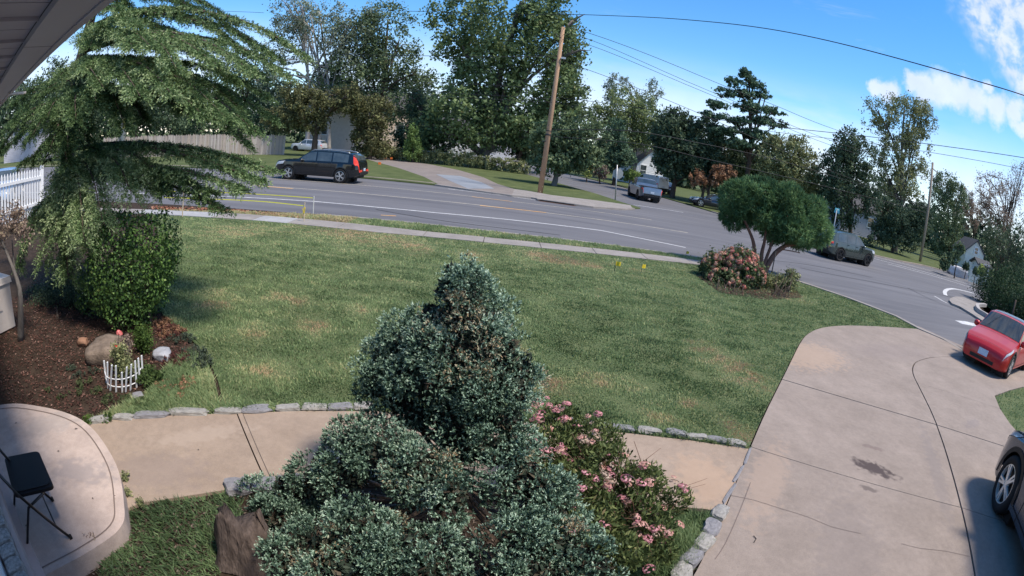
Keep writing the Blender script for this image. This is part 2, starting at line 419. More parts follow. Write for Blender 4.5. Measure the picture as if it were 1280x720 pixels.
# dark tar patch seams
seam = pm('tar_seam', (.035, .036, .04), rough=.7)
for pts in ([(1000, 335), (1050, 345), (1130, 360), (1190, 372)], [(930, 322), (1010, 331), (1090, 347)], [(1135, 360), (1165, 375), (1215, 395)], [(470, 262), (560, 277), (700, 294)]):
    MB().strip(smooth_line(lineP(pts), 4), .05, Z1+.003).build('tar_seam', seam, road)

# ---- lots (raised ground beside the road)
kerb_near = [P(u, v) for u, v in ((400, 268), (530, 280), (640, 292), (760, 306), (860, 320))]
kerb_near = extend(kerb_near, 70)
corner = [P(u, v) for u, v in ((905, 327), (960, 338), (1000, 352), (1060, 372), (1120, 395), (1150, 411), (1180, 424), (1205, 439))]
lot_edge = kerb_near+corner
near_lot = [(p.x, p.y) for p in lot_edge]+[(13.3, 8.95), (19, 9.1), (60, 9.6), (60, -40), (-80, -40)]
tag(MB().prism(near_lot, -.12, -.02).build('yard_ground', soil), kind='structure')
FK = [P(u, v) for u, v in ((545, 230.5), (590, 237), (640, 244), (664, 246.5), (707, 253.5), (740, 258), (775, 260.5), (791, 260))]
fl = [(-120, 31.2)]+[(p.x, p.y) for p in FK]+[(7.6, 32.6), (6.8, 34.6), (5.5, 39.4), (2.6, 47), (-1.8, 59.5), (-6, 75), (-12, 110), (-120, 110)]
tag(MB().prism(fl, -.12, 0).build('far_lawn', grassmat_far), kind='structure')
frr = [(P(895, 265).x-.4, P(895, 265).y), (17.4, 39), (18.9, 35.4), (21.5, 33.6), (27, 32.4), (32, 33.3), (36.9, 35.2), (50, 37.3), (120, 44), (120, 110), (2, 110), (5, 76), (10.5, 61), (13.8, 51)]
tag(MB().prism(frr, -.12, 0).build('corner_lawn', grassmat_far), kind='structure')
# kerbs
def kerb(pts, w, z, mat, name='kerb'):
    return tag(MB().strip(pts, w, z, thick=z+.11).build(name, mat), kind='structure')
kerb([p for p in kerb_near[1:]]+corner, .2, .012, conc_side)
kerb([(-60, 31.1), (-5.4, 30.2)], .22, .02, concrete('old_kerb', (.40, .33, .28), (.48, .41, .36), (.36, .3, .26)))
kerb([(x, y) for x, y in frr[:8]], .22, .02, _M['old_kerb'])
kerb(FK, .3, .014, conc_side)

# far driveway across the road
dpts_l = [P(u, v) for u, v in ((545, 240), (540, 232), (520, 222), (490, 210), (462, 203), (440, 198))]
fd = [P(u, v) for u, v in ((548, 230.5), (530, 221), (498, 210), (470, 202.5), (452, 197), (470, 195), (500, 200), (540, 206), (575, 213), (605, 222), (622, 230), (645, 237), (664, 245.5), (640, 243.5), (590, 236.5))]
tag(MB().sheet([(p.x, p.y) for p in fd], .006).build('far_driveway', concrete('far_drive_concrete', (.27, .235, .22), (.34, .295, .27), (.30, .25, .235))), kind='structure')
fp = [P(u, v) for u, v in ((545, 218), (575, 220), (602, 228), (618, 236), (585, 236), (562, 226))]
tag(MB().sheet([(p.x, p.y) for p in fp], .011).build('driveway_patch', pm('grey_patch', (.19, .21, .24), (.25, .27, .30), scale=.6, rough=.85)), kind='structure')
# far pavement by the pole
fs_ = [P(u, v) for u, v in ((640, 243.4), (643, 236.5), (660, 238.5), (690, 244), (745, 250.5), (788, 256.5), (790, 259.5), (775, 260), (740, 257.6), (707, 253), (664, 246))]
tag(MB().sheet([(p.x, p.y) for p in fs_], .007).build('far_pavement', conc_side), kind='structure')

# ---- pavement (sidewalk) slabs in front of the lawn
sw_far = extend([P(u, v, .01) for u, v in ((190, 262), (300, 267), (400, 275), (540, 290), (640, 299.5), (760, 312), (870, 325))], 30)
sw_near = extend([P(u, v, .01) for u, v in ((190, 267), (330, 276), (470, 290), (640, 306), (820, 325), (872, 330.5))], 30)
sw_poly = [(p.x, p.y) for p in sw_far]+[(8.4, 16.0), (8.9, 15.2)]+[(p.x, p.y) for p in reversed(sw_near)]
pav = tag(bpy.data.objects.new('pavement', None), kind='structure'); COL.objects.link(pav)
pl = [sw_poly]
xs = [-40, -35, -30, -26, -22, -18.5, -15.5, -12.4, -9.2, -7.75, -6.55, -5.0, -2.55, -.9, .7, 2.3, 3.9, 5.5, 7.1]
for x in xs: pl = split_polys(pl, (x, 13), (x-.1, 15), .009)
for i, q in enumerate(pl):
    cx = sum(p[0] for p in q)/len(q)
    MB().prism(q, -.03, .012+.004*rnd.uniform(-1, 1)).build('slab', conc_pale if -7.75 < cx < -6.5 or -11.5 < cx < -9.2 else conc_side, pav)

# ---- driveway slabs
dl = smooth_line([P(u, v) for u, v in ((840, 760), (870, 715), (905, 640), (938, 560), (960, 510), (985, 460), (1000, 430), (1010, 418), (1025, 411), (1045, 408), (1070, 407.5), (1110, 409), (1147, 411.5))], 3)
jl = smooth_line([P(u, v) for u, v in ((1222, 740), (1218, 720), (1200, 630), (1170, 530), (1150, 487), (1141, 467), (1143, 455), (1153, 450), (1168, 447), (1195, 446))], 3)
drv = tag(bpy.data.objects.new('driveway', None), kind='structure'); COL.objects.link(drv)
left_poly = [(p.x, p.y) for p in dl]+[(12.15, 10.0), (12.55, 9.1), (12.75, 8.6), (12.2, 8.43)]+[(p.x-.012, p.y+.008) for p in reversed(jl)]+[(3.5, .2), (.6, .8)]
right_poly = [(p.x+.010, p.y-.007) for p in jl]+[(12.2, 8.4), (13.0, 8.75), (20, 8.95), (20, 7.0)]+[(p.x, p.y) for p in (P(1278, 484), P(1262, 488), P(1243, 495), P(1250, 512), P(1262, 530))]+[(8.6, 3.2), (6.9, .3), (6, -1), (3.2, -1)]
right_poly = [p for p in right_poly]
cuts = [((940, 560), (1200, 635)), ((995, 480), (1165, 530)), ((1115, 418), (1168, 443))]
pls = [left_poly]
for (a, b) in cuts[:2]: pls = split_polys(pls, P(*a), P(*b), .008)
pls2 = []
for q in pls:
    cy = sum(p[1] for p in q)/len(q)
    pls2 += split_polys([q], P(1115, 418), P(1195, 462), .006) if cy > 6.2 else [q]
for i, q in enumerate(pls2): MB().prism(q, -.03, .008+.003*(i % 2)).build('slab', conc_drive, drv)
pr = [right_poly]
for (a, b) in (((1200, 635), (1240, 648)), ((1165, 530), (1250, 557)), ((1150, 480), (1230, 505))): pr = split_polys(pr, P(*a), P(*b), .008)
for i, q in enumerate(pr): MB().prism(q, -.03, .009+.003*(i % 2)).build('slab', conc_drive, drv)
crackm = pm('crack', (.10, .08, .07), rough=.95); linem = pm('hairline', (.17, .13, .115), rough=.95)
for pts in ([(912, 620), (940, 626), (975, 636), (1010, 648), (1040, 660), (1075, 668)], [(1125, 680), (1150, 686), (1180, 690), (1212, 697)], [(893, 700), (905, 682), (925, 640), (938, 605)]):
    MB().strip(smooth_line([P(u, v)+Vector((rnd.uniform(-.012, .012), rnd.uniform(-.012, .012), 0)) for u, v in pts], 2), .005, .0155).build('crack', linem, drv)
# dark groove filler seen in the joints
MB().sheet([(p.x, p.y) for p in dl]+[(12.9, 9.0), (20, 8.9), (20, 7.1)]+[(p.x, p.y) for p in (P(1278, 483), P(1243, 494), P(1262, 529))]+[(6.9, .3), (.6, .8)], -.014).build('joint_filler', soil, drv)
# apron mouth strip
MB().prism([(11.9, 10.9), (12.35, 9.9), (12.75, 9.0), (13.3, 8.95), (12.6, 9.95), (12.15, 11.0)], -.06, .004).build('apron', concrete('apron_concrete', (.30, .25, .23), (.38, .33, .30), (.34, .29, .26), 8), drv)
# grass on the right of the driveway
rg = [P(u, v) for u, v in ((1281, 484), (1262, 488.5), (1244, 496), (1251, 513), (1263, 531))]
rgp = [(p.x, p.y) for p in rg]+[(8.8, 3.2), (7.1, .3), (9, -2), (20, -2), (30, 6.8), (20, 6.9)]
tag(MB().sheet(rgp, .0).build('neighbour_lawn', lawn_base), kind='structure')

# ---- walkway
wn = [P(u, v) for u, v in ((100, 533), (145, 525), (220, 520), (300, 517), (380, 515), (470, 515), (600, 522), (790, 543), (860, 551), (936, 562))]
ws = [P(u, v) for u, v in ((150, 640), (180, 629), (240, 620), (330, 605), (480, 606), (700, 618), (880, 637), (903, 641))]
wp = [(p.x, p.y) for p in wn]+[(p.x, p.y) for p in reversed(ws)]
wk = tag(bpy.data.objects.new('walkway', None), kind='structure'); COL.objects.link(wk)
pw = split_polys([wp], P(296, 517), P(334, 606), .006)
pw = split_polys(pw, P(600, 515), P(590, 610), .008)
for i, q in enumerate(pw): MB().prism(q, -.03, .010+.003*(i % 2)).build('slab', conc_walk, wk)
MB().strip([P(304, 519), P(340, 602)], .006, .0165).build('crack', crackm, wk)

# ---- lawn sheet
lw = smooth_line([P(u, v) for u, v in ((278, 512), (277, 495), (268, 465), (245, 430), (205, 395), (195, 365), (190, 330), (200, 300), (190, 268))], 3)
lawn_poly = [(p.x, p.y) for p in lw]+[(p.x, p.y-.02) for p in sw_near[2:]]+[(8.9, 15.1)]+[(p.x-.16, p.y-.12) for p in corner[1:6]]+[(p.x-.015, p.y+.01) for p in reversed(dl[3*3:])]+[(p.x, p.y+.02) for p in reversed(wn[3:])]
tag(MB().sheet(lawn_poly, .0).build('lawn', lawn_base), kind='structure')
verge_poly = [(p.x, p.y) for p in sw_far[1:]]+[(8.5, 16.1)]+[(p.x, p.y-.1) for p in reversed(kerb_near[1:])]
tag(MB().sheet(verge_poly, .0).build('verge', pm('verge_grass', (.09, .10, .04), (.14, .14, .06), scale=3, rough=.95, bump=.6, bscale=30, spec=.1, c3=(.2, .16, .09))), kind='structure')

def blades(name, poly, n, seed, h0, h1, w0, dens, stops, tintf, z=0.0, lean=.5):
    g_ = np.random.default_rng(seed)
    xs = np.array([p[0] for p in poly]); ys = np.array([p[1] for p in poly])
    X = np.empty(0); Y = np.empty(0)
    while len(X) < n:
        x = g_.uniform(xs.min(), xs.max(), n*3); y = g_.uniform(ys.min(), ys.max(), n*3)
        k = inpoly(x, y, poly); x, y = x[k], y[k]
        d = np.hypot(x, y); k = g_.uniform(size=len(x)) < dens(d)
        X = np.append(X, x[k]); Y = np.append(Y, y[k])
    X, Y = X[:n], Y[:n]; d = np.hypot(X, Y)
    a = g_.uniform(0, 6.283, n); clump = pnoise(X, Y, 9.0, seed+1)
    h = g_.uniform(h0, h1, n)*(.55+.9*clump); w = w0*(1+d/3.5)*g_.uniform(.7, 1.3, n)
    la = g_.normal(1.2, 1.2, n)+4*pnoise(X, Y, 2.5, seed+5); lm = h*lean*g_.uniform(.3, 1.6, n)
    base = np.stack([X, Y, np.full(n, z-.004)], 1); side = np.stack([np.cos(a), np.sin(a), np.zeros(n)], 1)*w[:, None]/2
    tip = base+np.stack([np.cos(la)*lm, np.sin(la)*lm, h], 1)
    me = np_mesh(name, np.stack([base-side, base+side, tip], 1), tintf(X, Y, g_))
    o = link(name, me, leafmat(name+'_mat', stops, trans=.3, rough=.6, spec=.25)); return tag(o, kind='stuff')
brown = [(P(u, v), r, s) for u, v, r, s in ((390, 407, .22, .9), (372, 375, .25, .6), (340, 370, .2, .5), (265, 365, .4, .35), (270, 380, .3, .5), (690, 323, .6, .55), (730, 330, .5, .5), (680, 320, .5, .4), (640, 440, .3, .3), (340, 465, .25, .4), (745, 475, .2, .6), (895, 446, .55, .30), (925, 462, .5, .34), (940, 480, .4, .34), (450, 390, .2, .4), (590, 320, .4, .35), (520, 310, .5, .3), (320, 420, .22, .4), (820, 520, .18, .5), (860, 505, .2, .4), (870, 430, .35, .3), (925, 545, .22, .75), (910, 525, .2, .5), (800, 490, .3, .3), (990, 372, .8, .4), (480, 300, .9, .3), (300, 290, 1.2, .35), (420, 290, 1.0, .3), (560, 495, .3, .5), (690, 480, .25, .5))]
def lawn_tint(X, Y, g_):
    t = .34+.16*(pnoise(X, Y, 1.1, 3)-.5)+.20*(pnoise(X, Y, 4.0, 4)-.5)+.20*(pnoise(X+Y*.4, Y*1.0, 13.0, 14)-.5)+.34*(pnoise(X*.30+Y*.22, Y*1.1-X*.12, 9.0, 15)-.5)+g_.normal(0, .13, len(X))
    t += .13*np.clip((Y-8)/5, 0, 1)*(X < 5)
    for p, r, s in brown:
        t += s*1.15*np.exp(-((X-p.x)**2+(Y-p.y)**2)/(r*r))*(.5+pnoise(X, Y, 12, 9))
    return t
GR = [(0, (.046, .080, .034)), (.3, (.150, .225, .098)), (.5, (.27, .350, .165)), (.72, (.44, .44, .23)), (1, (.52, .37, .23))]
blades('grass', lawn_poly, 270000, 11, .016, .036, .0062, lambda d: 1/(1+(d/4.2)**2), GR, lawn_tint)
vt = lambda X, Y, g_: .50+.3*(pnoise(X, Y, 3, 8)-.5)+g_.normal(0, .12, len(X))+.3*(X < -5)
blades('verge_grass', [p for p in verge_poly if p[0] > -25], 26000, 12, .03, .07, .006, lambda d: 1/(1+(d/9)**2), GR, vt)
blades('neighbour_grass', rgp, 26000, 13, .03, .06, .0055, lambda d: 1/(1+(d/5)**2), GR, lambda X, Y, g_: .33+g_.normal(0, .1, len(X)))
bedg = [P(u, v) for u, v in ((160, 640), (200, 626), (250, 622), (300, 614), (305, 660), (285, 690), (270, 735), (120, 735), (135, 690))]
blades('bed_grass', [(p.x, p.y) for p in bedg], 5000, 14, .02, .05, .008, lambda d: np.ones_like(d), GR, lambda X, Y, g_: .12+.3*(pnoise(X, Y, 6, 2)-.5)+g_.normal(0, .1, len(X)), lean=1.2)
bedr = [P(u, v) for u, v in ((850, 640), (885, 645), (895, 655), (850, 735), (760, 735), (800, 660))]
blades('corner_grass', [(p.x, p.y) for p in bedr], 9000, 15, .03, .08, .006, lambda d: np.ones_like(d), GR, lambda X, Y, g_: .3+.3*(pnoise(X, Y, 6, 2)-.5)+g_.normal(0, .1, len(X)), lean=.9)
bedb = [P(u, v) for u, v in ((115, 528), (180, 495), (200, 470), (240, 440), (262, 460), (275, 505), (300, 514), (220, 518), (140, 523))]
blades('rough_grass', [(p.x, p.y) for p in bedb], 15000, 16, .03, .07, .006, lambda d: np.ones_like(d), GR, lambda X, Y, g_: .42+.5*(pnoise(X, Y, 5, 2)-.5)+g_.normal(0, .12, len(X)), lean=.9)

eg = [(p.x, p.y+.02) for p in wn[1:]]+[(p.x-.02, p.y+.15) for p in reversed(wn[1:])]
blades('edge_grass', eg, 6000, 18, .03, .075, .007, lambda d: np.ones_like(d), GR, lambda X, Y, g_: .34+.3*(pnoise(X, Y, 6, 2)-.5)+g_.normal(0, .12, len(X)), lean=1.0)

# ---- mulch chips
def chips(name, poly, n, seed, s0, s1, stops, z=-.012):
    g_ = np.random.default_rng(seed); xs = np.array([p[0] for p in poly]); ys = np.array([p[1] for p in poly])
    x = g_.uniform(xs.min(), xs.max(), n*6); y = g_.uniform(ys.min(), ys.max(), n*6); k = inpoly(x, y, poly); x, y = x[k][:n], y[k][:n]; n = len(x)
    a = g_.uniform(0, 6.283, n); nor = nrm(np.stack([g_.normal(0, .5, n), g_.normal(0, .5, n), np.ones(n)], 1))
    ax = np.stack([np.cos(a), np.sin(a), g_.normal(0, .3, n)], 1)
    V = leaves(np.stack([x, y, z+g_.uniform(0, .02, n)], 1), ax, nor, g_.uniform(s0, s1, n), g_.uniform(s0, s1, n)*.45)
    return tag(link(name, np_mesh(name, V, g_.uniform(0, 1, n)), leafmat(name+'_mat', stops, trans=0, rough=.85, spec=.2)), kind='stuff')
mul = [P(u, v) for u, v in ((0, 500), (85, 515), (118, 528), (180, 500), (235, 430), (200, 395), (190, 330), (150, 330), (20, 370), (-30, 400), (-60, 470))]
mulp = [(p.x, p.y) for p in mul]
MC = [(0, (.025, .013, .010)), (.5, (.075, .034, .026)), (.85, (.13, .062, .048)), (1, (.26, .16, .13))]
chips('mulch', mulp, 16000, 21, .02, .05, MC)
chips('bed_litter', [(p.x, p.y) for p in (P(150, 640), P(330, 607), P(560, 612), P(880, 640), P(860, 735), P(420, 760), P(90, 760))], 9000, 22, .015, .045, [(0, (.03, .02, .015)), (.6, (.09, .065, .05)), (1, (.22, .17, .14))])
bush_bed = [(p.x, p.y) for p in (P(868, 343), P(900, 366), P(960, 375), P(1003, 372), P(985, 352), P(960, 341), P(890, 335))]
tag(MB().sheet(bush_bed, .006).build('shrub_bed', soil), kind='structure')
chips('shrub_mulch', bush_bed, 1500, 23, .04, .09, [(0, (.04, .02, .015)), (.6, (.10, .05, .035)), (1, (.2, .12, .08))], z=.008)
chips('bare_earth', [(p.x, p.y) for p in (P(190, 258), P(290, 262), P(380, 270), P(395, 273), P(385, 274), P(300, 266.5), P(190, 262))], 900, 24, .06, .16, [(0, (.16, .06, .03)), (.6, (.30, .13, .08)), (1, (.38, .22, .15))], z=.01)
dead = [P(u, v) for u, v in ((0, 440), (40, 455), (40, 490), (0, 500))]

# ================================================================== our own house (left edge): wall, stone veneer, eave
WN = Vector((.407, .914, 0)).normalized(); WT = Vector((.914, -.407, 0)).normalized()   # wall normal, wall direction
WALL_D = -.262
def WP(t, n, z): return WT*t+WN*n+Vector((0, 0, z))
rotW = Matrix((WT, WN, (0, 0, 1))).transposed()
siding = pm('white_siding', (.70, .72, .75), (.76, .78, .80), scale=2, rough=.5)
alum = pm('soffit_aluminium', (.40, .36, .38), (.44, .40, .41), scale=1.2, rough=.55)
fasm = pm('fascia_paint', (.40, .37, .39), (.44, .41, .42), scale=1.5, rough=.5)
stone_m = pm('veneer_stone', (.16, .165, .17), (.40, .41, .41), scale=5, rough=.85, bump=.6, bscale=30, c3=(.28, .26, .25))
mortar = pm('mortar', (.20, .19, .18), (.26, .25, .23), scale=20, rough=.95)
house = thing('house', 'own house with grey soffit eave and stone veneer wall at the left edge', 'house', WP(-4, WALL_D-3, 0))
wb = MB(); wb.box(WP(-3.0, -.40-.06, 1.80), (14, .12, 2.26), rotW)
wb.build('wall', siding, house, True)
mb = MB(); mb.box(WP(-3.0, -.262-.10, .39), (13.9, .20, .54), rotW); mb.build('base_panel', pm('base_paint', (.30, .25, .24), (.38, .32, .30), scale=4, rough=.8, stretch=(1, 1, 6)), house, True)
mb = MB(); mb.box(WP(-3, -.262+.008, .645), (13.9, .05, .03), rotW); mb.box(WP(-3, -.262+.004, .43), (13.9, .03, .025), rotW); mb.build('ledge', pm('ledge_paint', (.34, .28, .26), (.42, .35, .33), scale=4, rough=.8), house, True)
# veneer stones, one by one
def stone_mesh(sx, sy, sz, seed, rough=.16, sub=1):
    import bmesh
    bm = bmesh.new(); bmesh.ops.create_cube(bm, size=1.0)
    bmesh.ops.subdivide_edges(bm, edges=bm.edges[:], cuts=sub, use_grid_fill=True)
    for v in bm.verts:
        c = v.co; l = c.length; q = c*(1-.22*max(0, (l-.5)/.37))
        n = mnoise.noise_vector(Vector((c.x*2.1+seed*3.1, c.y*2.1+seed*1.7, c.z*2.1)))*rough
        v.co = Vector(((q.x+n.x*.5)*sx, (q.y+n.y*.5)*sy, (q.z+n.z*.5)*sz))
    me = bpy.data.meshes.new('stone'); bm.to_mesh(me); bm.free(); return me
sms = [stone_mesh(1, 1, 1, k) for k in range(6)]
t = -4.6
while t < -1.2:                                   # rowlock course of rough stones on top of the base
    w_ = rnd.uniform(.11, .14)
    o = link('stone', rnd.choice(sms), stone_m, house)
    o.matrix_local = Matrix.Translation(WP(t+w_/2, -.322+rnd.uniform(-.006, .006), .70+rnd.uniform(-.008, .008))-Vector(house.location)) @ rotW.to_4x4() @ Matrix.Diagonal((w_*.98, .13, .10, 1))
    t += w_+.008
# trim band at foot of the wall
mb = MB(); mb.box(WP(-3, WALL_D+.035, .18), (13.9, .07, .06), rotW); mb.build('wall_trim', pm('trim', (.42, .33, .31), (.48, .38, .35), scale=4, rough=.8), house, True)
# eave: soffit panels, trim board, fascia, gutter
EZ = 2.90; EO = .275
t = -9.0
while t < .6:
    mb = MB(); w_ = .30
    mb.box(WP(t+w_/2, (WALL_D+EO-.10)/2, EZ+.03+.012), (w_-.008, EO-.10-WALL_D, .024), rotW)
    mb.box(WP(t+w_/2, (WALL_D+EO-.10)/2, EZ+.026), (.012, EO-.10-WALL_D, .012), rotW)
    mb.build('soffit_panel', alum, house, True)
    t += w_
for (a, b) in ((-9, -1.62), (-1.61, .6)):
    mb = MB(); mb.box(WP((a+b)/2, EO-.05, EZ+.012), (b-a, .10, .024), rotW); mb.build('soffit_trim', fasm, house, True)
mb = MB(); mb.box(WP(-4.2, EO+.012, EZ+.09), (9.6, .022, .19), rotW); mb.build('fascia', fasm, house, True)
mb = MB(); mb.box(WP(-4.2, EO+.06, EZ+.12), (9.6, .07, .012), rotW); mb.box(WP(-4.2, EO+.088, EZ+.165), (9.6, .012, .09), rotW); mb.box(WP(-4.2, EO+.03, EZ+.165), (9.6, .012, .09), rotW)
mb.build('gutter', pm('gutter_paint', (.55, .5, .45), (.6, .55, .5), scale=2, rough=.45), house, True)
mb = MB(); rfv = [WP(-9.2, EO+.11, EZ+.22), WP(.8, EO+.11, EZ+.22), WP(.8, WALL_D-4, EZ+2.0), WP(-9.2, WALL_D-4, EZ+2.0), WP(-9.2, WALL_D-8, EZ+.22), WP(.8, WALL_D-8, EZ+.22)]
mb.add(rfv, [(0, 1, 2, 3), (3, 2, 5, 4)]); mb.build('roof', pm('shingle', (.07, .065, .06), (.11, .10, .09), scale=8, rough=.9, bump=.4), house, True)
# downspout strap seen at the gutter
mb = MB(); mb.box(WP(-3.05, EO+.05, EZ-.01), (.05, .12, .012), rotW); mb.build('gutter_strap', _M['gutter_paint'], house, True)

# ---- round porch
rim = [P(u, v, .15) for u, v in ((-30, 512), (0, 506), (30, 505), (80, 515), (115, 535), (145, 580), (155, 630), (150, 660), (110, 690), (55, 720), (20, 745))]
rim = smooth_line(rim, 5)
pp = [(p.x, p.y) for p in rim]
wallside = [WP(-2.2, WALL_D-.02, 0), WP(-6.0, WALL_D-.02, 0)]
pp2 = pp+[(p.x, p.y) for p in wallside]
porch = tag(MB().prism(pp2, -.03, .15).build('porch_floor', conc_porch), kind='structure')
cx_, cy_ = -3.7, 1.3
inner = [(cx_+(x-cx_)*.935, cy_+(y-cy_)*.935) for x, y in pp]
b_ = MB(); b_.strip(inner, .012, .1545); b_.build('tooled_groove', linem, porch)
b_ = MB(); b_.strip([P(165, 720, .15)-Vector((.62, -.25, 0)), P(330, 560, .15)-Vector((.66, 0, 0))], .006, .1545)

# ---- folding chair
blackm = pm('chair_black', (.006, .006, .008), rough=.55, spec=.3)
tubem = pm('chair_tube', (.008, .008, .010), rough=.35, spec=.5)
chair = thing('folding_chair', 'black metal folding chair standing on the round concrete porch', 'chair', (-2.98, 1.30, .15))
cl = chair.location
f1, f2 = P(89, 673, .15), P(68, 625.5, .15); f2 = P(66, 626, .15); r1, r2 = P(34.7, 688, .15), P(18, 639, .15)
wdir = (f2-f1).normalized(); fdir = Vector((-wdir.y, wdir.x, 0)); fdir = fdir if fdir.dot(WN) > 0 else -fdir
s1, s2, s3, s4 = P(48.6, 564.4, .58), P(68, 609, .58), P(18, 621, .58), P(5.5, 573, .58)
def rsheet(c4, z0, z1, rr=.05):
    """seat: rounded quad slab"""
    o = []
    for i in range(4):
        a, b, c = c4[i-1], c4[i], c4[(i+1) % 4]
        p = b+(a-b).normalized()*rr; q_ = b+(c-b).normalized()*rr
        for k in range(5):
            t = k/4; o.append((1-t)**2*p+2*t*(1-t)*b+t*t*q_)
    return [(q_.x, q_.y) for q_ in o]
mb = MB(); mb.prism(rsheet([s1, s2, s3, s4], 0, 0), .562, .588)
mb.prism(rsheet([(q_*.9+(s1+s2+s3+s4)*.025) for q_ in (s1, s2, s3, s4)], 0, 0), .588, .596); seat = mb.build('seat', blackm, chair, True, sharp=40)
back = -fdir*.40
tops = []
for f, nm in ((f1, 'leg'), (f2, 'leg')):
    a = f+Vector((0, 0, .005)); b = f+back*.62+Vector((0, 0, .47)); c = f+back*.98+Vector((0, 0, .80)); tops.append(c)
    MB().tube([a, b, c], .0115, 8).build('leg', tubem, chair, True)
for r_, s_ in ((r1, s2), (r2, s1)):
    MB().tube([r_+Vector((0, 0, .005)), r_*.35+((s_+(s3 if s_ is s2 else s4))/2*.65)+Vector((0, 0, .05)), Vector((s_.x, s_.y, .555))*.7+Vector((*(s3 if s_ is s2 else s4).xy, .555))*.3], .0105, 8).build('leg', tubem, chair, True)
MB().tube([tops[0], tops[0]+Vector((0, 0, .04))+(tops[1]-tops[0])*.1, tops[1]+Vector((0, 0, .04))-(tops[1]-tops[0])*.1, tops[1]], .0115, 8).build('back_rail', tubem, chair, True)
mb = MB(); m_ = (tops[0]+tops[1])/2-Vector((0, 0, .10)); mb.box(m_, ((tops[1]-tops[0]).length, .012, .17), Matrix((wdir, fdir, (0, 0, 1))).transposed()); mb.build('backrest', blackm, chair, True)
MB().tube([f1+back*.18+Vector((0, 0, .14)), f2+back*.18+Vector((0, 0, .14))], .007, 6).build('stretcher', tubem, chair, True)
for f in (f1, f2, r1, r2): MB().tube([f+Vector((0, 0, .0015)), f+Vector((0, 0, .03))], .015, 8).build('foot_cap', pm('rubber', (.01, .01, .01), rough=.8), chair, True)

# ---- pale box at the left edge
bx = P(-6, 412); box_m = pm('box_plastic', (.46, .42, .41), (.52, .48, .46), scale=3, rough=.5)
bin_ = thing('storage_box', 'pale beige lidded box at the left edge beside the mulch bed', 'storage box', bx)
mb = MB(); mb.box(bx+Vector((-.02, 0, .34)), (.60, .6, .66), taper=1.04); mb.build('body', box_m, bin_, True)
mb = MB(); mb.box(bx+Vector((-.02, 0, .72)), (.68, .68, .09), taper=.96); mb.build('lid', pm('box_lid', (.50, .46, .45), (.55, .51, .49), scale=3, rough=.45), bin_, True)
mb = MB(); mb.box(bx+Vector((.29, -.05, .40)), (.02, .25, .16)); mb.build('handle', box_m, bin_, True)

# ---- edging stones
edge_m = pm('edging_stone', (.22, .21, .20), (.38, .365, .34), scale=6, rough=.9, bump=.5, bscale=25, c3=(.40, .36, .32))
edge_d = pm('edging_stone_grey', (.18, .175, .19), (.27, .265, .28), scale=7, rough=.9, bump=.5, bscale=25, c3=(.42, .38, .35))
def edging(label, pts, sizes, mats, wd, hgt):
    root = thing('stone_edging', label, 'edging', P(*pts[0]))
    for i, ((u0, v0), (u1, v1)) in enumerate(sizes):
        a, b = P(u0, v0), P(u1, v1); d = b-a; c = (a+b)/2
        o = link('stone', stone_mesh(1, 1, 1, 11+i*3+len(sizes), .30, 3), mats[i % len(mats)], root)
        o.matrix_local = Matrix.Translation(c+Vector((0, 0, hgt*.14))-Vector(root.location)) @ Matrix.Rotation(math.atan2(d.y, d.x)+rnd.uniform(-.11, .11), 4, 'Z') @ Matrix.Diagonal((d.length*1.12, wd*rnd.uniform(1.05, 1.3), hgt*rnd.uniform(.85, 1.1), 1))
    return root
edging('row of rough pale stones edging the lawn side of the walkway near the porch', [(145, 522)], [((112, 528), (138, 526)), ((142, 524), (166, 523)), ((168, 522), (209, 519)), ((214, 518), (257, 516)), ((269, 516), (300, 514.5)), ((304, 515), (337, 513.5)), ((346, 512.5), (375, 511.5)), ((379, 511.5), (408, 510.5)), ((411, 510.5), (441, 510)), ((443, 510), (465, 510))], [edge_m, edge_m, edge_d], .095, .075)
edging('short row of grey stones edging the walkway between pink bush and driveway', [(795, 541)], [((690, 526), (722, 529)), ((725, 530), (760, 534)), ((763, 535), (792, 538)), ((798, 539), (824, 540.5)), ((833, 541.5), (857, 545)), ((858, 546), (883, 549)), ((884, 549), (907, 553)), ((908, 553.5), (931, 558))], [edge_d, edge_m], .09, .07)
edging('crooked grey stones lining the driveway below the walkway end', [(900, 650)], [((903, 638), (893, 651)), ((892, 655), (883, 671)), ((884, 674), (871, 690)), ((869, 692), (856, 708)), ((855, 710), (845, 730))], [edge_m, edge_d], .12, .10)
edging('bluish flat stones half hidden under the juniper beside the walkway', [(310, 612)], [((283, 613), (312, 609)), ((314, 609), (345, 607)), ((348, 607), (380, 606))], [edge_d], .16, .10)
edging('thin kerb of grey strips between walkway end and driveway', [(940, 560)], [((939, 562), (929, 581)), ((928, 583), (917, 604)), ((916, 606), (905, 632))], [edge_d], .03, .035)

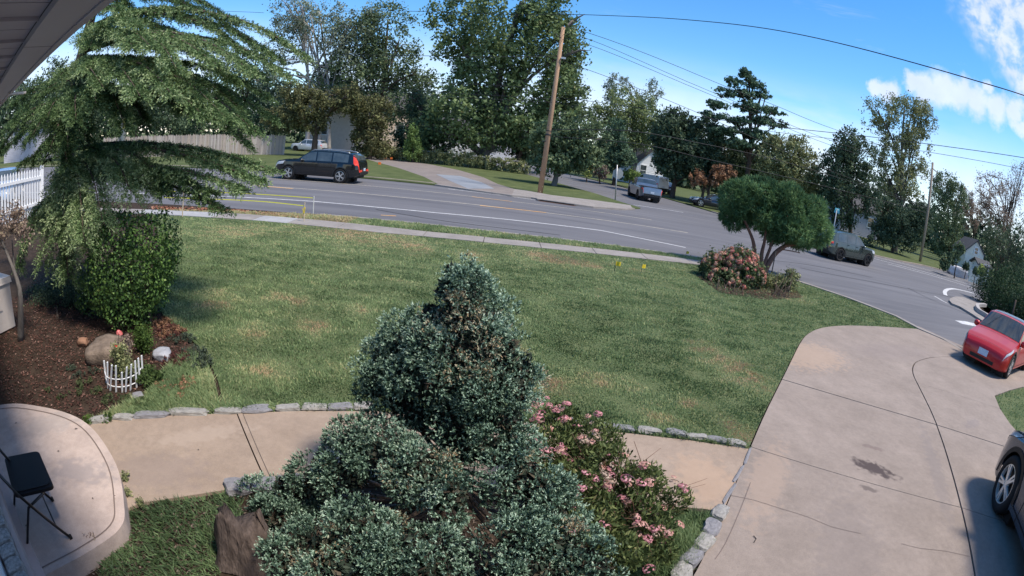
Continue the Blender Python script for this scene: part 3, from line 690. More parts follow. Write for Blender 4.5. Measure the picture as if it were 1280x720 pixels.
# ================================================================== vehicles
glass_m = pm('car_glass', (.03, .038, .042), (.075, .09, .095), scale=1.6, rough=.05, spec=1.0)
tyre_m = pm('tyre', (.012, .012, .013), rough=.85)
rim_l = pm('rim_alloy', (.55, .55, .56), rough=.3, metal=.7)
rim_d = pm('rim_dark', (.03, .03, .032), rough=.45, metal=.3)
trim_m = pm('black_trim', (.012, .012, .013), rough=.6)
lamp_w = pm('headlight_glass', (.30, .32, .34), (.55, .57, .6), scale=9, rough=.12, spec=.8)
lamp_r = pm('taillight_red', (.80, .06, .03), (.70, .04, .02), scale=12, rough=.3, spec=.5)
plate_m = pm('plate_white', (.60, .64, .68), (.36, .44, .56), scale=14, rough=.5)
PROF = {
 'suv': dict(top=[(0, .40), (.012, .52), (.04, .60), (.10, .635), (.26, .665), (.29, .685), (.42, .95), (.47, .985), (.56, 1.0), (.78, .985), (.90, .945), (.945, .86), (.985, .64), (1, .42)], belt=.60, cowl=.29, roof=.43, rear=.905, tail=.975, wins=[(.335, .505), (.52, .685), (.70, .875)]),
 'crossover': dict(top=[(0, .36), (.012, .44), (.04, .50), (.10, .56), (.24, .635), (.27, .655), (.44, .965), (.50, .995), (.56, 1.0), (.68, .965), (.80, .87), (.93, .71), (.975, .66), (1, .42)], belt=.585, cowl=.265, roof=.455, rear=.74, tail=.94, wins=[(.325, .53), (.545, .74)]),
 'sedan': dict(top=[(0, .36), (.012, .46), (.04, .54), (.10, .59), (.28, .655), (.31, .675), (.46, .97), (.52, 1.0), (.60, .995), (.69, .95), (.84, .72), (.96, .69), (.985, .64), (1, .42)], belt=.60, cowl=.305, roof=.465, rear=.70, tail=.84, wins=[(.355, .535), (.55, .73)]),
 'pickup': dict(top=[(0, .42), (.012, .54), (.04, .595), (.10, .62), (.25, .645), (.28, .665), (.355, .95), (.39, .985), (.44, 1.0), (.555, .985), (.58, .95), (.605, .645), (.985, .645), (1, .42)], belt=.60, cowl=.275, roof=.375, rear=.565, tail=.60, wins=[(.315, .435), (.447, .56)]),
 'van': dict(top=[(0, .40), (.012, .50), (.04, .56), (.12, .60), (.15, .62), (.27, .93), (.33, .98), (.45, 1.0), (.85, 1.0), (.96, .98), (.985, .9), (1, .42)], belt=.56, cowl=.15, roof=.28, rear=.96, tail=.985, wins=[(.20, .36)]),
}
def car(name, label, cat, loc, heading, L, W, H, kind, paint, group=None, rims=None, wr=.36, wheels=(.185, .79), spokes=5, detail=1, clad=True, plates=(True, True), rails=False, tail='low', glass=None):
    pr = PROF[kind]; rt = thing(name, label, cat, loc, heading, group)
    rims = rims or rim_l; glass = glass or glass_m
    tx = [p[0] for p in pr['top']]; tz = [p[1] for p in pr['top']]
    belt = pr['belt']*H; hw = W/2
    def sect(f):
        zt = float(np.interp(f, tx, tz))*H
        e = abs(f-.5)*2
        wx = hw*(1-.20*max(0, (e-.78)/.22)**2.2-.02*e)
        zs = (.115 if kind == 'crossover' else .17)*H+(.03 if kind == 'crossover' else .10)*H*max(0, (e-.80)/.20)**1.5
        zb = min(belt+.02*H*(f-.3), zt-.05*H); zb = max(zb, zs+.08)
        hgl = max(0.0, zt-zb); th = min(1, hgl/(H-belt))
        wtop = wx-.04-.20*hgl*1.0
        return [(wx*.86, zs), (wx*.975, zs+.05), (wx, zs+(zb-zs)*.5), (wx*.985, zb-.03), (wx*.955, zb+.012*th), (max(.2, wtop), zt-.055*(.4+.6*th)), (max(.15, wtop*.84), zt-.016), (wtop*.45, zt), (0, zt+.004)]
    def S(f, t, side):
        s = sect(min(1, max(0, f))); i = min(int(t), len(s)-2); k = t-i
        y = s[i][0]*(1-k)+s[i+1][0]*k; z = s[i][1]*(1-k)+s[i+1][1]*k
        return Vector((L/2-f*L, y*side, z))
    wfx = [wheels[0], wheels[1]]; ra = wr*1.13
    nx = 70; fs = sorted(set([i/nx for i in range(nx+1)]+[p[0] for p in pr['top']]))
    mb = MB(); K = 9; V = []; n = len(fs)
    for f in fs:
        s = sect(f)
        row = [(L/2-f*L, y, z) for y, z in s]+[(L/2-f*L, -y, z) for y, z in reversed(s[:-1])]
        V += row
    m = 2*K-1; F = []
    def inarch(p):
        for wf in wfx:
            wx = L/2-wf*L
            if math.hypot(p[0]-wx, p[2]-wr) < ra and abs(p[1]) > hw*.55: return wx
        return None
    keep = []
    for i in range(n-1):
        for k in range(m-1):
            q_ = (i*m+k, i*m+k+1, (i+1)*m+k+1, (i+1)*m+k)
            if all(inarch(V[j]) is not None for j in q_): continue
            F.append(q_)
        F.append((i*m+m-1, i*m, (i+1)*m, (i+1)*m+m-1)) if False else None
    V2 = [Vector(v) for v in V]
    for j, v in enumerate(V2):
        wx = inarch(v)
        if wx is not None:
            d = Vector((v.x-wx, 0, v.z-wr)); d = d.normalized()*ra if d.length > 1e-5 else Vector((0, 0, ra)); V2[j] = Vector((wx+d.x, v.y, wr+d.z))
    F.append(tuple(range(m-1, -1, -1))); F.append(tuple((n-1)*m+k for k in range(m)))
    mb.add(V2, F, 0, True); body = mb.build('body', paint, rt, sharp=32)
    def patch(nm, mat, f0, f1, t0, t1, side=1, off=.006, nf=8, nt=4, parent=None, both=False, slant=0.0):
        b_ = MB()
        for sd in ((1, -1) if both else (side,)):
            vs = []
            for i in range(nf+1):
                for j in range(nt+1):
                    t = t0+(t1-t0)*j/nt; f = f0+(f1-f0)*i/nf+slant*(j/nt-.5)
                    p = S(f, t, sd); a = S(f+.002, t, sd)-S(f-.002, t, sd); c = S(f, min(8, t+.02), sd)-S(f, max(0, t-.02), sd)
                    nn = a.cross(c)*(-sd); nn.normalize()
                    if nn.dot(Vector((0, p.y, p.z-.4*H))) < 0: nn = -nn
                    vs.append(p+nn*off)
            fc = [(i*(nt+1)+j, (i+1)*(nt+1)+j, (i+1)*(nt+1)+j+1, i*(nt+1)+j+1) for i in range(nf) for j in range(nt)]
            b_.add(vs, fc, 0, True)
        return b_.build(nm, mat, parent or rt)
    # under tray and wheel wells
    b_ = MB(); b_.box((0, 0, .20*H+.05), (L*.93, W*.70, .22)); b_.build('underbody', trim_m, rt)
    for sd in (1, -1):
        for (a, b) in pr['wins']: patch('side_window', glass, a, b, 4.10, 4.88, sd, .005)
    # windscreen and rear window run right across
    def across(nm, f0, f1, mat, lo=5.12):
        b_ = MB(); vs = []; nf, nt = 6, 10
        for i in range(nf+1):
            f = f0+(f1-f0)*i/nf
            for j in range(nt+1):
                s = -1+2*j/nt; t = lo+(8-lo)*(1-abs(s)); p = S(f, t, 1 if s >= 0 else -1)
                a = S(f+.004, 7.5, 1)-S(f-.004, 7.5, 1); nn = Vector((-a.z, 0, a.x)); nn = nn if nn.z > 0 else -nn
                vs.append(p+nn.normalized()*.006)
        b_.add(vs, [(i*(nt+1)+j, i*(nt+1)+j+1, (i+1)*(nt+1)+j+1, (i+1)*(nt+1)+j) for i in range(nf) for j in range(nt)], 0, True)
        return b_.build(nm, mat, rt)
    across('windscreen', pr['cowl']+.012, pr['roof']-.02, glass)
    across('rear_window', pr['rear']+.015, pr['tail']-.005, glass)
    # lower cladding, sill
    if clad:
        for sd in (1, -1): patch('sill_trim', trim_m, wfx[0]+ra/L+.01, wfx[1]-ra/L-.01, 0.1, 1.25, sd, .006, 10, 2)
    # arch trims
    for wf in wfx:
        for sd in (1, -1):
            b_ = MB(); vs = []; wx = L/2-wf*L; nn = 14
            for k in range(nn+1):
                a = math.pi*(k/nn)*1.06-.09
                for rr_ in (ra-.012, ra+.05):
                    vs.append((wx+math.cos(a)*rr_, sd*(hw*.992+.004), wr+math.sin(a)*rr_))
            b_.add(vs, [(2*k, 2*k+1, 2*k+3, 2*k+2) for k in range(nn)], 0, True)
            b_.build('wheel_arch', trim_m if clad else paint, rt)
            wl = MB(); wl.box((wx, sd*hw*.60, wr+.02), (ra*1.9, hw*.5, ra*1.7)); wl.build('wheel_well', trim_m, rt)
    # lamps, grille, plates
    hl = (.008, .13) if kind != 'pickup' else (.004, .05)
    for sd in (1, -1):
        patch('headlight', lamp_w, hl[0]+.012, hl[1], 2.62 if kind != 'crossover' else 3.05, 3.75 if kind != 'crossover' else 4.55, sd, .008, 6, 3, slant=.03)
        if tail == 'tall': patch('taillight', lamp_r, .935, .992, 2.9, 5.2, sd, .010, 5, 6, slant=-.035)
        else: patch('taillight', lamp_r, .955, .998, 2.7, 3.7, sd, .010, 5, 3)
    s0 = sect(0.0); fw = s0[2][0]
    b_ = MB()
    if kind == 'crossover':
        b_.box((L/2+.004, 0, s0[0][1]+.085), (.02, fw*1.25, .085)); b_.build('air_intake', trim_m, rt)
        across('roof_glass', pr['roof']+.012, pr['rear']-.005, glass); across('bonnet_seam', pr['cowl']-.022, pr['cowl']-.019, trim_m, 4.6); across('bonnet_seam', .046, .048, trim_m, 4.3)
    else:
        b_.box((L/2+.006, 0, s0[0][1]+.10), (.03, fw*1.3, .13)); b_.build('grille', trim_m, rt)
    s1_ = sect(1.0)
    b_ = MB(); b_.box((-L/2-.006, 0, s1_[0][1]+.09), (.05, s1_[2][0]*1.9, .16)); b_.build('rear_bumper', trim_m, rt)
    if tail == 'tall':
        b_ = MB(); b_.box((-L/2-.012, s1_[2][0]*.72, s1_[0][1]+.24), (.03, .34, .10)); b_.build('reflector', lamp_r, rt)
        b_ = MB(); b_.box((-L/2-.012, -s1_[2][0]*.72, s1_[0][1]+.24), (.03, .34, .10)); b_.build('reflector', lamp_r, rt)
    if plates[0]:
        b_ = MB(); b_.box((L/2+.025, 0, s0[0][1]+(.25 if kind == 'crossover' else .19)), (.02, .31, .155), Matrix.Rotation(-.15, 3, 'Y')); b_.build('number_plate', plate_m, rt)
    if plates[1]:
        b_ = MB(); b_.box((-L/2-.035, 0, s1_[0][1]+.30), (.02, .31, .155)); b_.build('number_plate', plate_m, rt)
    # mirrors, handles, door seams
    for sd in (1, -1):
        mf = pr['cowl']+.055; p = S(mf, 4.0, sd)
        b_ = MB(); b_.lathe([(.0, -.10), (.06, -.09), (.085, -.04), (.085, .03), (.06, .08), (0, .10)], (p.x, p.y+sd*.10, p.z+.07), 10, 'y'); b_.bar((p.x, p.y, p.z+.0), (p.x, p.y+sd*.09, p.z+.05), .04, .03)
        b_.build('mirror', paint, rt)
        for (a, b) in pr['wins'][:2]:
            hp = S(b-.02, 3.15, sd); b_ = MB(); b_.box((hp.x, hp.y+sd*.012, hp.z), (.17, .025, .028)); b_.build('door_handle', paint if detail else trim_m, rt)
        if detail:
            for f in [pr['wins'][0][0]+.005]+[b+.008 for a, b in pr['wins'][:2]]:
                patch('door_seam', trim_m, f-.0012, f+.0012, 1.0, 4.05, sd, .004, 1, 8)
    if rails:
        for sd in (1, -1):
            b_ = MB(); b_.tube([S(f, 5.9, sd)+Vector((0, 0, .03 if .46 < f < .86 else 0)) for f in (.44, .47, .6, .75, .85, .88)], .016, 6); b_.build('roof_rail', rim_l, rt)
    if kind == 'pickup':
        b_ = MB(); b_.box((L/2-.80*L, 0, .655*H), (.36*L, W*.78, .012)); b_.build('bed_cover', trim_m, rt)
    # wheels
    wm = None
    for wf in wfx:
        for sd in (1, -1):
            e = bpy.data.objects.new('wheel', None); COL.objects.link(e); e.parent = rt; e.location = (L/2-wf*L, sd*(hw-.115), wr); e.empty_display_size = .1
            e.rotation_euler = (0, rnd.uniform(0, 6), 0 if sd > 0 else math.pi)
            if wm is None:
                t_ = MB(); tw = .11
                t_.lathe([(wr*.66, -tw), (wr*.90, -tw*1.05), (wr*.985, -tw*.8), (wr, -tw*.3), (wr, tw*.3), (wr*.985, tw*.8), (wr*.90, tw*1.05), (wr*.68, tw), (wr*.66, tw*.6)], (0, 0, 0), 28, 'y')
                r_ = MB(); r_.lathe([(wr*.70, tw*.95), (wr*.645, tw*.98), (wr*.63, tw*.55)], (0, 0, 0), 28, 'y')
                r_.lathe([(0, tw*.96), (wr*.13, tw*.94), (wr*.15, tw*.6)], (0, 0, 0), 14, 'y')
                for k in range(spokes):
                    a = 2*math.pi*k/spokes
                    for da in (-.13, .13):
                        a0, a1 = a+da*1.5, a+da
                        p0 = Vector((math.cos(a0)*wr*.10, tw*.86, math.sin(a0)*wr*.10)); p1 = Vector((math.cos(a1)*wr*.655, tw*.82, math.sin(a1)*wr*.655))
                        r_.bar(p0, p1, wr*.09, .03)
                d_ = MB(); d_.lathe([(0, tw*.42), (wr*.655, tw*.42)], (0, 0, 0), 24, 'y')
                wm = (t_.mesh('tyre'), r_.mesh('rim', sharp=35), d_.mesh('brake_disc'))
            link('tyre', wm[0], tyre_m, e); link('rim', wm[1], rims, e); link('brake_disc', wm[2], rim_d, e)
    return rt
def paint(name, c, rough=.25, metal=.3):
    return pm(name, c, tuple(q*.86 for q in c), scale=1.5, rough=rough, metal=metal, coat=.8, spec=.5)
RZ = ROADZ+.004
def head(dx, dy): return math.atan2(dy, dx)

car('suv', 'black wagon style SUV with red tail lamps driving along the main road', 'car', (-11.35, 26.65, RZ), head(-1, -.015), 5.15, 1.98, 1.74, 'suv', paint('black_paint', (.006, .008, .011), .18, .2), rims=rim_l, wr=.385, tail='tall', rails=True, wheels=(.185, .80))
rk_ = .86; rf_ = Vector((-.955, -.295, 0)).normalized(); rl_ = Vector((-rf_.y, rf_.x, 0)); rl_ = rl_ if rl_.y < 0 else -rl_
rloc = P(1255, 472)-rf_*(.315*4.7*rk_)-rl_*(1.9*rk_/2-.115); rloc.z = .013
car('red_car', 'red electric crossover pulling in where the driveway meets the street', 'car', rloc, head(rf_.x, rf_.y), 4.7*rk_, 1.90*rk_, 1.60*rk_, 'crossover', pm('red_paint', (.42, .012, .016), (.38, .010, .014), scale=1.5, rough=.3, metal=.1, coat=.4, spec=.4), wr=.36*rk_, clad=True, spokes=5, rims=rim_l, glass=pm('dark_screen', (.012, .016, .02), (.03, .04, .045), scale=2.5, rough=.04, spec=.8))
_h = Vector((.55, .835, 0)).normalized(); _s = Vector((.835, -.55, 0)).normalized()
wc = P(1244, 641)
bl = wc+_s*.93-_h*(4.6*.315)+Vector((0, 0, .014))
car('blue_car', 'dark blue crossover parked on the driveway at the right edge of the photo', 'car', bl-_s*.07+_h*.05, head(_h.x, _h.y), 4.6, 1.86, 1.62, 'crossover', paint('slate_blue_paint', (.05, .075, .11), .25, .5), wr=.35, rims=pm('machined_alloy', (.75, .75, .72), rough=.3, metal=.5), spokes=5)
g1, g2 = P(1049, 327, ROADZ), P(1082, 333, ROADZ)
gh = Vector((g2.x-g1.x, g2.y-g1.y, 0)).normalized(); gl = Vector((-gh.y, gh.x, 0)); gm = (g1+g2)/2+gl*.93; gm.z = RZ
car('green_suv', 'grey green compact SUV half hidden behind the rounded pine shrub', 'car', gm, head(gh.x, gh.y), 4.4, 1.86, 1.66, 'suv', paint('grey_green_paint', (.075, .095, .085), .25, .5), wr=.36, rims=rim_d, spokes=5)
pk = AT(805, 240, 43.0); pk.z = RZ
car('pickup_truck', 'silver grey pickup truck turning into the side road', 'pickup', pk, head(-.02, 1), 5.5, 1.95, 1.85, 'pickup', paint('silver_paint', (.20, .23, .28), .3, .6), wr=.39, rims=rim_d)
vn = AT(815, 224, 58.0); vn.z = .004
car('parked_van', 'white van parked beyond the pickup truck on the side road', 'van', vn, head(-.35, .94), 5.0, 1.95, 2.0, 'van', paint('white_paint', (.70, .71, .74), .3, 0), detail=0)
bc = AT(829, 226, 60.0); bc.z = .004
car('parked_car', 'dark blue parked car just right of the pickup tailgate', 'car', bc, head(-.2, .98), 4.5, 1.8, 1.5, 'sedan', paint('navy_paint', (.03, .045, .10), .25, .4), detail=0)
dc = AT(893, 247, 46.0); dc.z = .004
car('parked_sedan', 'dark navy sedan parked beyond the corner grass behind the pine shrub', 'car', dc, head(-1, .1), 4.7, 1.8, 1.38, 'sedan', paint('dark_navy_paint', (.012, .016, .03), .2, .3), detail=0)
wc_ = AT(386, 185, 62.0); wc_.z = 0.004; wz = AT(386, 190, 62.0).z
car('white_suv', 'pale silver SUV parked behind the brown leaved tree across the road', 'car', (wc_.x, 62.0, wz), head(-1, .1), 4.9, 1.9, 1.72, 'suv', paint('pale_silver', (.58, .60, .64), .3, .3), detail=0, rims=rim_d)
lb = P(2, 226, 0); lb.z = RZ
car('light_blue_car', 'light blue car beyond the white picket fence at the left edge', 'car', AD(4, 224, 25).xy.to_3d()+Vector((0, 0, .0)), head(.75, -.66), 4.6, 1.85, 1.55, 'sedan', paint('sky_blue_paint', (.32, .45, .62), .25, .4), detail=0)
# raised drive under the pale silver SUV
tag(MB().prism([(wc_.x-9, 58), (wc_.x+6, 58), (wc_.x+7, 70), (wc_.x-9, 70)], -.1, wz-.004).build('raised_drive', conc_side), kind='structure')
# ================================================================== poles, wires, signs, small street things
wood_pole = pm('pole_wood', (.30, .185, .115), (.42, .27, .17), scale=5, rough=.85, bump=.3, bscale=20, stretch=(6, 6, .6), c3=(.24, .15, .10))
wood_grey = pm('pole_wood_grey', (.26, .20, .15), (.36, .29, .22), scale=5, rough=.85, bump=.3, bscale=20, stretch=(6, 6, .6))
galv = pm('galvanised', (.38, .39, .40), (.48, .49, .50), scale=6, rough=.45, metal=.6)
dark_metal = pm('dark_metal', (.03, .03, .032), rough=.6)
b1 = P(675, 241); t1 = AT(704, 34, b1.y+.3)
pole1 = thing('utility_pole', 'tall bare wooden utility pole on the verge across the road', 'utility pole', b1, group='wooden utility poles')
MB().tube([b1+Vector((0, 0, -.1)), b1.lerp(t1, .5), t1], [.175, .15, .12], 12).build('pole', wood_pole, pole1, True)
mb = MB(); pz = b1.lerp(t1, .93); mb.tube([pz+Vector((-.05, -.1, 0)), pz+Vector((-.35, -.2, .05)), pz+Vector((-.40, -.2, .22))], .03, 6); mb.build('insulator_arm', dark_metal, pole1, True)
mb = MB(); pz = b1.lerp(t1, .80); mb.box(pz+Vector((.28, -.15, .05)), (.30, .14, .12)); mb.tube([pz, pz+Vector((.2, -.12, .05))], .03, 6); mb.build('cable_bracket', galv, pole1, True)
mb = MB(); pz = b1.lerp(t1, .34)
mb.lathe([(.185, -.05), (.19, 0), (.185, .05)], pz, 12); mb.lathe([(.185, -.03), (.19, 0), (.185, .03)], pz+Vector((.02, 0, .25)), 12); mb.build('pole_band', dark_metal, pole1, True)
mb = MB(); pz = b1.lerp(t1, .30); mb.box(pz+Vector((-.22, -.1, 0)), (.26, .1, .06)); mb.build('step_bracket', dark_metal, pole1, True)
b2 = P(1150, 327); t2 = AT(1166, 203, b2.y)
pole2 = thing('utility_pole', 'slim leaning grey brown utility pole beside the road at the right', 'utility pole', b2, group='wooden utility poles')
MB().tube([b2+Vector((0, 0, -.1)), b2.lerp(t2, .5), t2], [.17, .15, .12], 12).build('pole', wood_grey, pole2, True)
mb = MB(); pz = b2.lerp(t2, .93); mb.bar(pz+Vector((-.1, -.1, .1)), pz+Vector((.9, 0, -.1)), .08, .08); mb.build('crossarm', wood_grey, pole2, True)
mb = MB(); pz = b2.lerp(t2, .68); mb.bar(pz+Vector((-.05, -.1, 0)), pz+Vector((.7, 0, 0)), .06, .06); mb.build('cable_bracket', dark_metal, pole2, True)
b0 = P(152, 204); b0 = AD(152, 200, 55); b0.z = 0
t0 = AD(158, 128, 55)
pole0 = thing('utility_pole', 'pale weathered pole in front of the plank fence behind the cedar', 'utility pole', b0, group='wooden utility poles')
MB().tube([b0, t0, t0+(t0-b0)*.5], [.3, .26, .22], 10).build('pole', pm('pole_pale', (.42, .40, .40), (.52, .50, .49), scale=3, rough=.9), pole0, True)
mb = MB(); mb.box(b0.lerp(t0, .62)+Vector((.35, -.3, 0)), (.45, .2, 1.0)); mb.build('meter_box', pm('meter_yellow', (.45, .42, .12), rough=.6), pole0, True)
wire_m = pm('wire', (.015, .016, .018), rough=.6)
def wire(label, pts, r=.022, sag=0.0):
    k = smooth_line(pts, 6)
    for i, p in enumerate(k):
        t = i/(len(k)-1); p.z -= sag*4*t*(1-t)
    tag(MB().tube(k, r, 6).build('overhead_wire', wire_m), label, 'wire', 'overhead wires')
up = lambda f: b1.lerp(t1, f); up2 = lambda f: b2.lerp(t2, f)
wire('thick overhead cable crossing the top of the sky down to the right edge', [AT(430, 14, 44), AT(600, 17, 38), AT(735, 18.5, 33), AT(850, 24, 27), AT(960, 36, 22), AT(1100, 67, 16), AT(1200, 95, 12.5), AT(1285, 121, 10.5), AT(1400, 170, 8)], .022)
wire('highest thin wire from the tall pole top towards the right pole', [up(.995), AT(735, 41, 31.6), AT(890, 101, 33), AT(967, 131, 33.6), AT(1047, 163, 34.5), up2(.98)], .016)
wire('second thin wire sloping from the tall pole, upper of a close pair', [up(.95), AT(733, 48, 31.6), AT(885, 113, 33), AT(1045, 178, 34.5), up2(.93)], .014)
wire('third thin wire sloping from the tall pole, lower of a close pair', [up(.92), AT(733, 55, 31.6), AT(885, 117, 33), AT(1045, 184, 34.5), up2(.90)], .014)
wire('thin wire from the bracket of the tall pole to the middle of the right pole', [up(.80), AT(740, 89, 31.6), AT(870, 140, 33), AT(960, 180, 33.6), AT(1060, 222, 34.5), up2(.55)], .016)
wire('upper low telephone wire between the poles across the dark trees', [up(.37), AT(790, 164, 32), AT(880, 180, 33), AT(960, 197, 33.6), AT(1060, 226, 34.6), up2(.53)], .02)
wire('lower low telephone wire between the poles across the dark trees', [up(.33), AT(800, 180, 32), AT(880, 198, 33), AT(960, 216, 33.6), AT(1060, 240, 34.6), up2(.49)], .018)
wire('thick wire passing behind the tall pine to the right edge', [AT(700, 122, 44), AT(860, 144, 40), AT(985, 160, 34), AT(1160, 180, 26), AT(1290, 199, 20)], .022)
wire('thinner wire just under the thick one running to the right edge', [AT(700, 130, 44), AT(860, 151, 40), AT(985, 167, 34), AT(1160, 190, 26), AT(1290, 214, 20)], .015)
wire('sunlit wire from the tall pole running left through the big tree', [up(.815), AT(600, 71, 32), AT(470, 69, 34), AT(380, 67, 36)], .018)
wire('upper of the low wires strung left in front of the maple', [AT(690, 112, 32), AT(560, 104, 33), AT(440, 101, 35), AT(330, 104, 38)], .014)
wire('middle of the low wires strung left in front of the maple', [AT(690, 124, 32), AT(560, 116, 33), AT(440, 107, 35), AT(330, 106, 38)], .014)
wire('lowest wire strung left in front of the maple', [AT(690, 128, 32), AT(560, 121, 33), AT(440, 111, 35), AT(330, 110, 38)], .014)
wire('faint wire in the gap of sky above the cedar', [AT(180, 10, 40), AT(240, 13, 38), AT(330, 16, 36)], .016)

sp = P(769, 250); st = AT(771.5, 206, sp.y)
ss = thing('stop_sign', 'back of a grey octagonal sign on a thin post at the side road corner', 'sign', sp, group=None)
MB().tube([sp, st], .045, 6).build('post', galv, ss, True)
ce = AT(772.5, 217, sp.y+.06); oc = MB()
v_ = [(ce.x+.40*math.cos(R(22.5+45*k)), ce.z+.40*math.sin(R(22.5+45*k))) for k in range(8)]
oc.add([(x, ce.y, z) for x, z in v_]+[(x, ce.y+.02, z) for x, z in v_], [tuple(range(8)), tuple(range(15, 7, -1))]+[(i, i+8, (i+1) % 8+8, (i+1) % 8) for i in range(8)])
oc.build('sign_plate', pm('sign_back', (.26, .28, .27), (.32, .34, .33), scale=4, rough=.6), ss, True)
ip = AT(1041, 292, 28.0); ip.z = 0
itop = AT(1046, 262, 28.0)
isg = thing('street_sign', 'small blue green street name sign on a thin pale post behind the green SUV', 'sign', ip)
MB().tube([ip, itop+Vector((0, 0, .1))], .035, 6).build('post', galv, isg, True)
sign_b = pm('sign_teal', (.07, .36, .44), (.12, .42, .50), scale=5, rough=.5)
for dz, rz_, w_ in ((.02, .12, .42), (-.14, -.5, .38)):
    mb = MB(); mb.box(itop+Vector((.02, -.03, dz)), (w_, .02, .16), Matrix.Rotation(rz_, 3, 'Z')); mb.box(itop+Vector((.02, -.045, dz)), (w_*.5, .012, .05), Matrix.Rotation(rz_, 3, 'Z'), 1)
    mb.build('name_plate', [sign_b, paint_w], isg, True)
gp = P(963, 348); gt = AT(970, 314, gp.y)
go = thing('guy_stake', 'thin dark metal stake standing beside the rounded pine trunk', 'stake', gp)
MB().tube([gp, gt], .018, 6).build('rod', dark_metal, go, True)

# storm drain
dr = P(696, 252.3)+Vector((0, .1, 0))
sd_ = thing('storm_drain', 'concrete storm drain with a dark slot at the far kerb near the pole', 'storm drain', dr)
mb = MB(); mb.box(dr+Vector((0, .35, -.01)), (2.2, .9, .07)); mb.build('cover_slab', conc_side, sd_, True)
mb = MB(); mb.box(dr+Vector((0, -.16, -.035)), (1.9, .12, .05)); mb.build('opening', pm('drain_dark', (.01, .009, .009), rough=.9), sd_, True)
mb = MB(); mb.box(dr+Vector((0, -.2, -.072)), (2.0, .2, .016)); mb.build('apron_plate', pm('rusty', (.14, .07, .05), (.2, .1, .07), scale=4, rough=.8), sd_, True)

# yellow marker flags in the lawn
yel = pm('flag_yellow', (.72, .52, .02), (.78, .60, .05), scale=9, rough=.5)
org = pm('flag_orange', (.80, .16, .02), (.85, .22, .04), scale=9, rough=.5)
def flag(label, u, v, vt, mat, grp, sz=.11, rz=0.):
    b = P(u, v); k = PX(b); h = (v-vt)*k*1.02
    t = thing('marker_flag', label, 'marker flag', b, 0, grp)
    MB().tube([b, b+Vector((0, 0, h))], .003+.0004*b.length*.5, 5).build('wire_stem', dark_metal, t, True)
    m2 = MB(); vs = []
    for i in range(5):
        for j in range(2): vs.append((b.x+math.cos(rz)*sz*i/4, b.y+math.sin(rz)*sz*i/4+.015*math.sin(i*1.6), b.z+h-(1-j)*sz*.85))
    m2.add(vs, [(2*i, 2*i+2, 2*i+3, 2*i+1) for i in range(4)], 0, True); m2.build('flag', mat, t, True)
flag('left one of two yellow marker flags standing in the lawn', 768, 339, 326.5, yel, 'yellow marker flags in the lawn', .125, -.1)
flag('right one of two yellow marker flags standing in the lawn', 801, 343, 330.5, yel, 'yellow marker flags in the lawn', .115, .5)
flag('small yellow marker flag on the verge left of the pink hydrangea', 857, 321, 314, yel, 'yellow marker flags in the lawn', .10, .2)
for i, (u, v, lb_) in enumerate(((480, 200, 'orange marker flag nearest the hedge beside the far driveway'), (487.5, 200.5, 'orange marker flag right of the pair beside the far driveway'), (472.5, 206.5, 'orange marker flag lowest on the grass below the far driveway'))):
    flag(lb_, u, v, v-4, org, 'orange marker flags by the far driveway', .26, .1)

# barrier tape between stakes by the pavement
wood_st = pm('stake_wood', (.50, .40, .28), (.58, .47, .34), scale=12, rough=.8)
k1 = P(380, 277); k1t = AT(381, 253, k1.y); k2 = P(391.5, 266); k2t = AT(392.5, 245, k2.y)
for nm, a, b, lb_ in (('survey_stake', k1, k1t, 'thin wooden stake with yellow ribbon on the near side of the pavement'), ('survey_stake', k2, k2t, 'pale survey stake by the kerb at the end of the yellow tape')):
    s_ = thing(nm, lb_, 'stake', a, 0, 'survey stakes by the pavement')
    mb = MB(); mb.bar(a+Vector((0, 0, -.02)), b, .028, .018); mb.build('post', wood_st if a is k1 else pm('stake_pale', (.62, .62, .56), rough=.7), s_, True)
    if a is k1:
        mb = MB(); c_ = a.lerp(b, .72); mb.box(c_, (.04, .035, .04)); mb.box(c_+Vector((.02, -.03, -.09)), (.025, .008, .15), Matrix.Rotation(.2, 3, 'Y')); mb.box(c_+Vector((-.025, -.03, -.09)), (.03, .008, .15), Matrix.Rotation(-.3, 3, 'Y')); mb.build('ribbon', yel, s_, True)
k3 = P(228, 271); k3t = AT(229.5, 240, k3.y)
s_ = thing('survey_stake', 'thin stake left along the pavement under the cedar branch', 'stake', k3, 0, 'survey stakes by the pavement')
mb = MB(); mb.bar(k3, k3t, .03, .02); mb.build('post', wood_st, s_, True)
tape = pm('barrier_tape', (.62, .60, .03), (.70, .66, .06), scale=3, rough=.5)
def tapeband(label, pts, w=.024):
    mb = MB(); k = smooth_line(pts, 5); vs = []
    for p in k: vs += [p+Vector((0, 0, -w/2)), p+Vector((0, 0.004, w/2))]
    mb.add(vs, [(2*i, 2*i+2, 2*i+3, 2*i+1) for i in range(len(k)-1)], 0, True)
    tag(mb.build('barrier_tape', tape), label, 'tape', 'yellow barrier tape')
tapeband('upper strand of yellow barrier tape stretched left from the pale stake', [k2.lerp(k2t, .88), AT(330, 243.2, k2.y-.1), AT(270, 240.5, k2.y-.25), AT(205, 239, k2.y-.6)])
tapeband('lower strand of yellow barrier tape stretched left from the wooden stake', [k1.lerp(k1t, .82), AT(330, 252, k1.y-.05), AT(270, 249, k1.y-.15), AT(205, 247, k1.y-.4)])
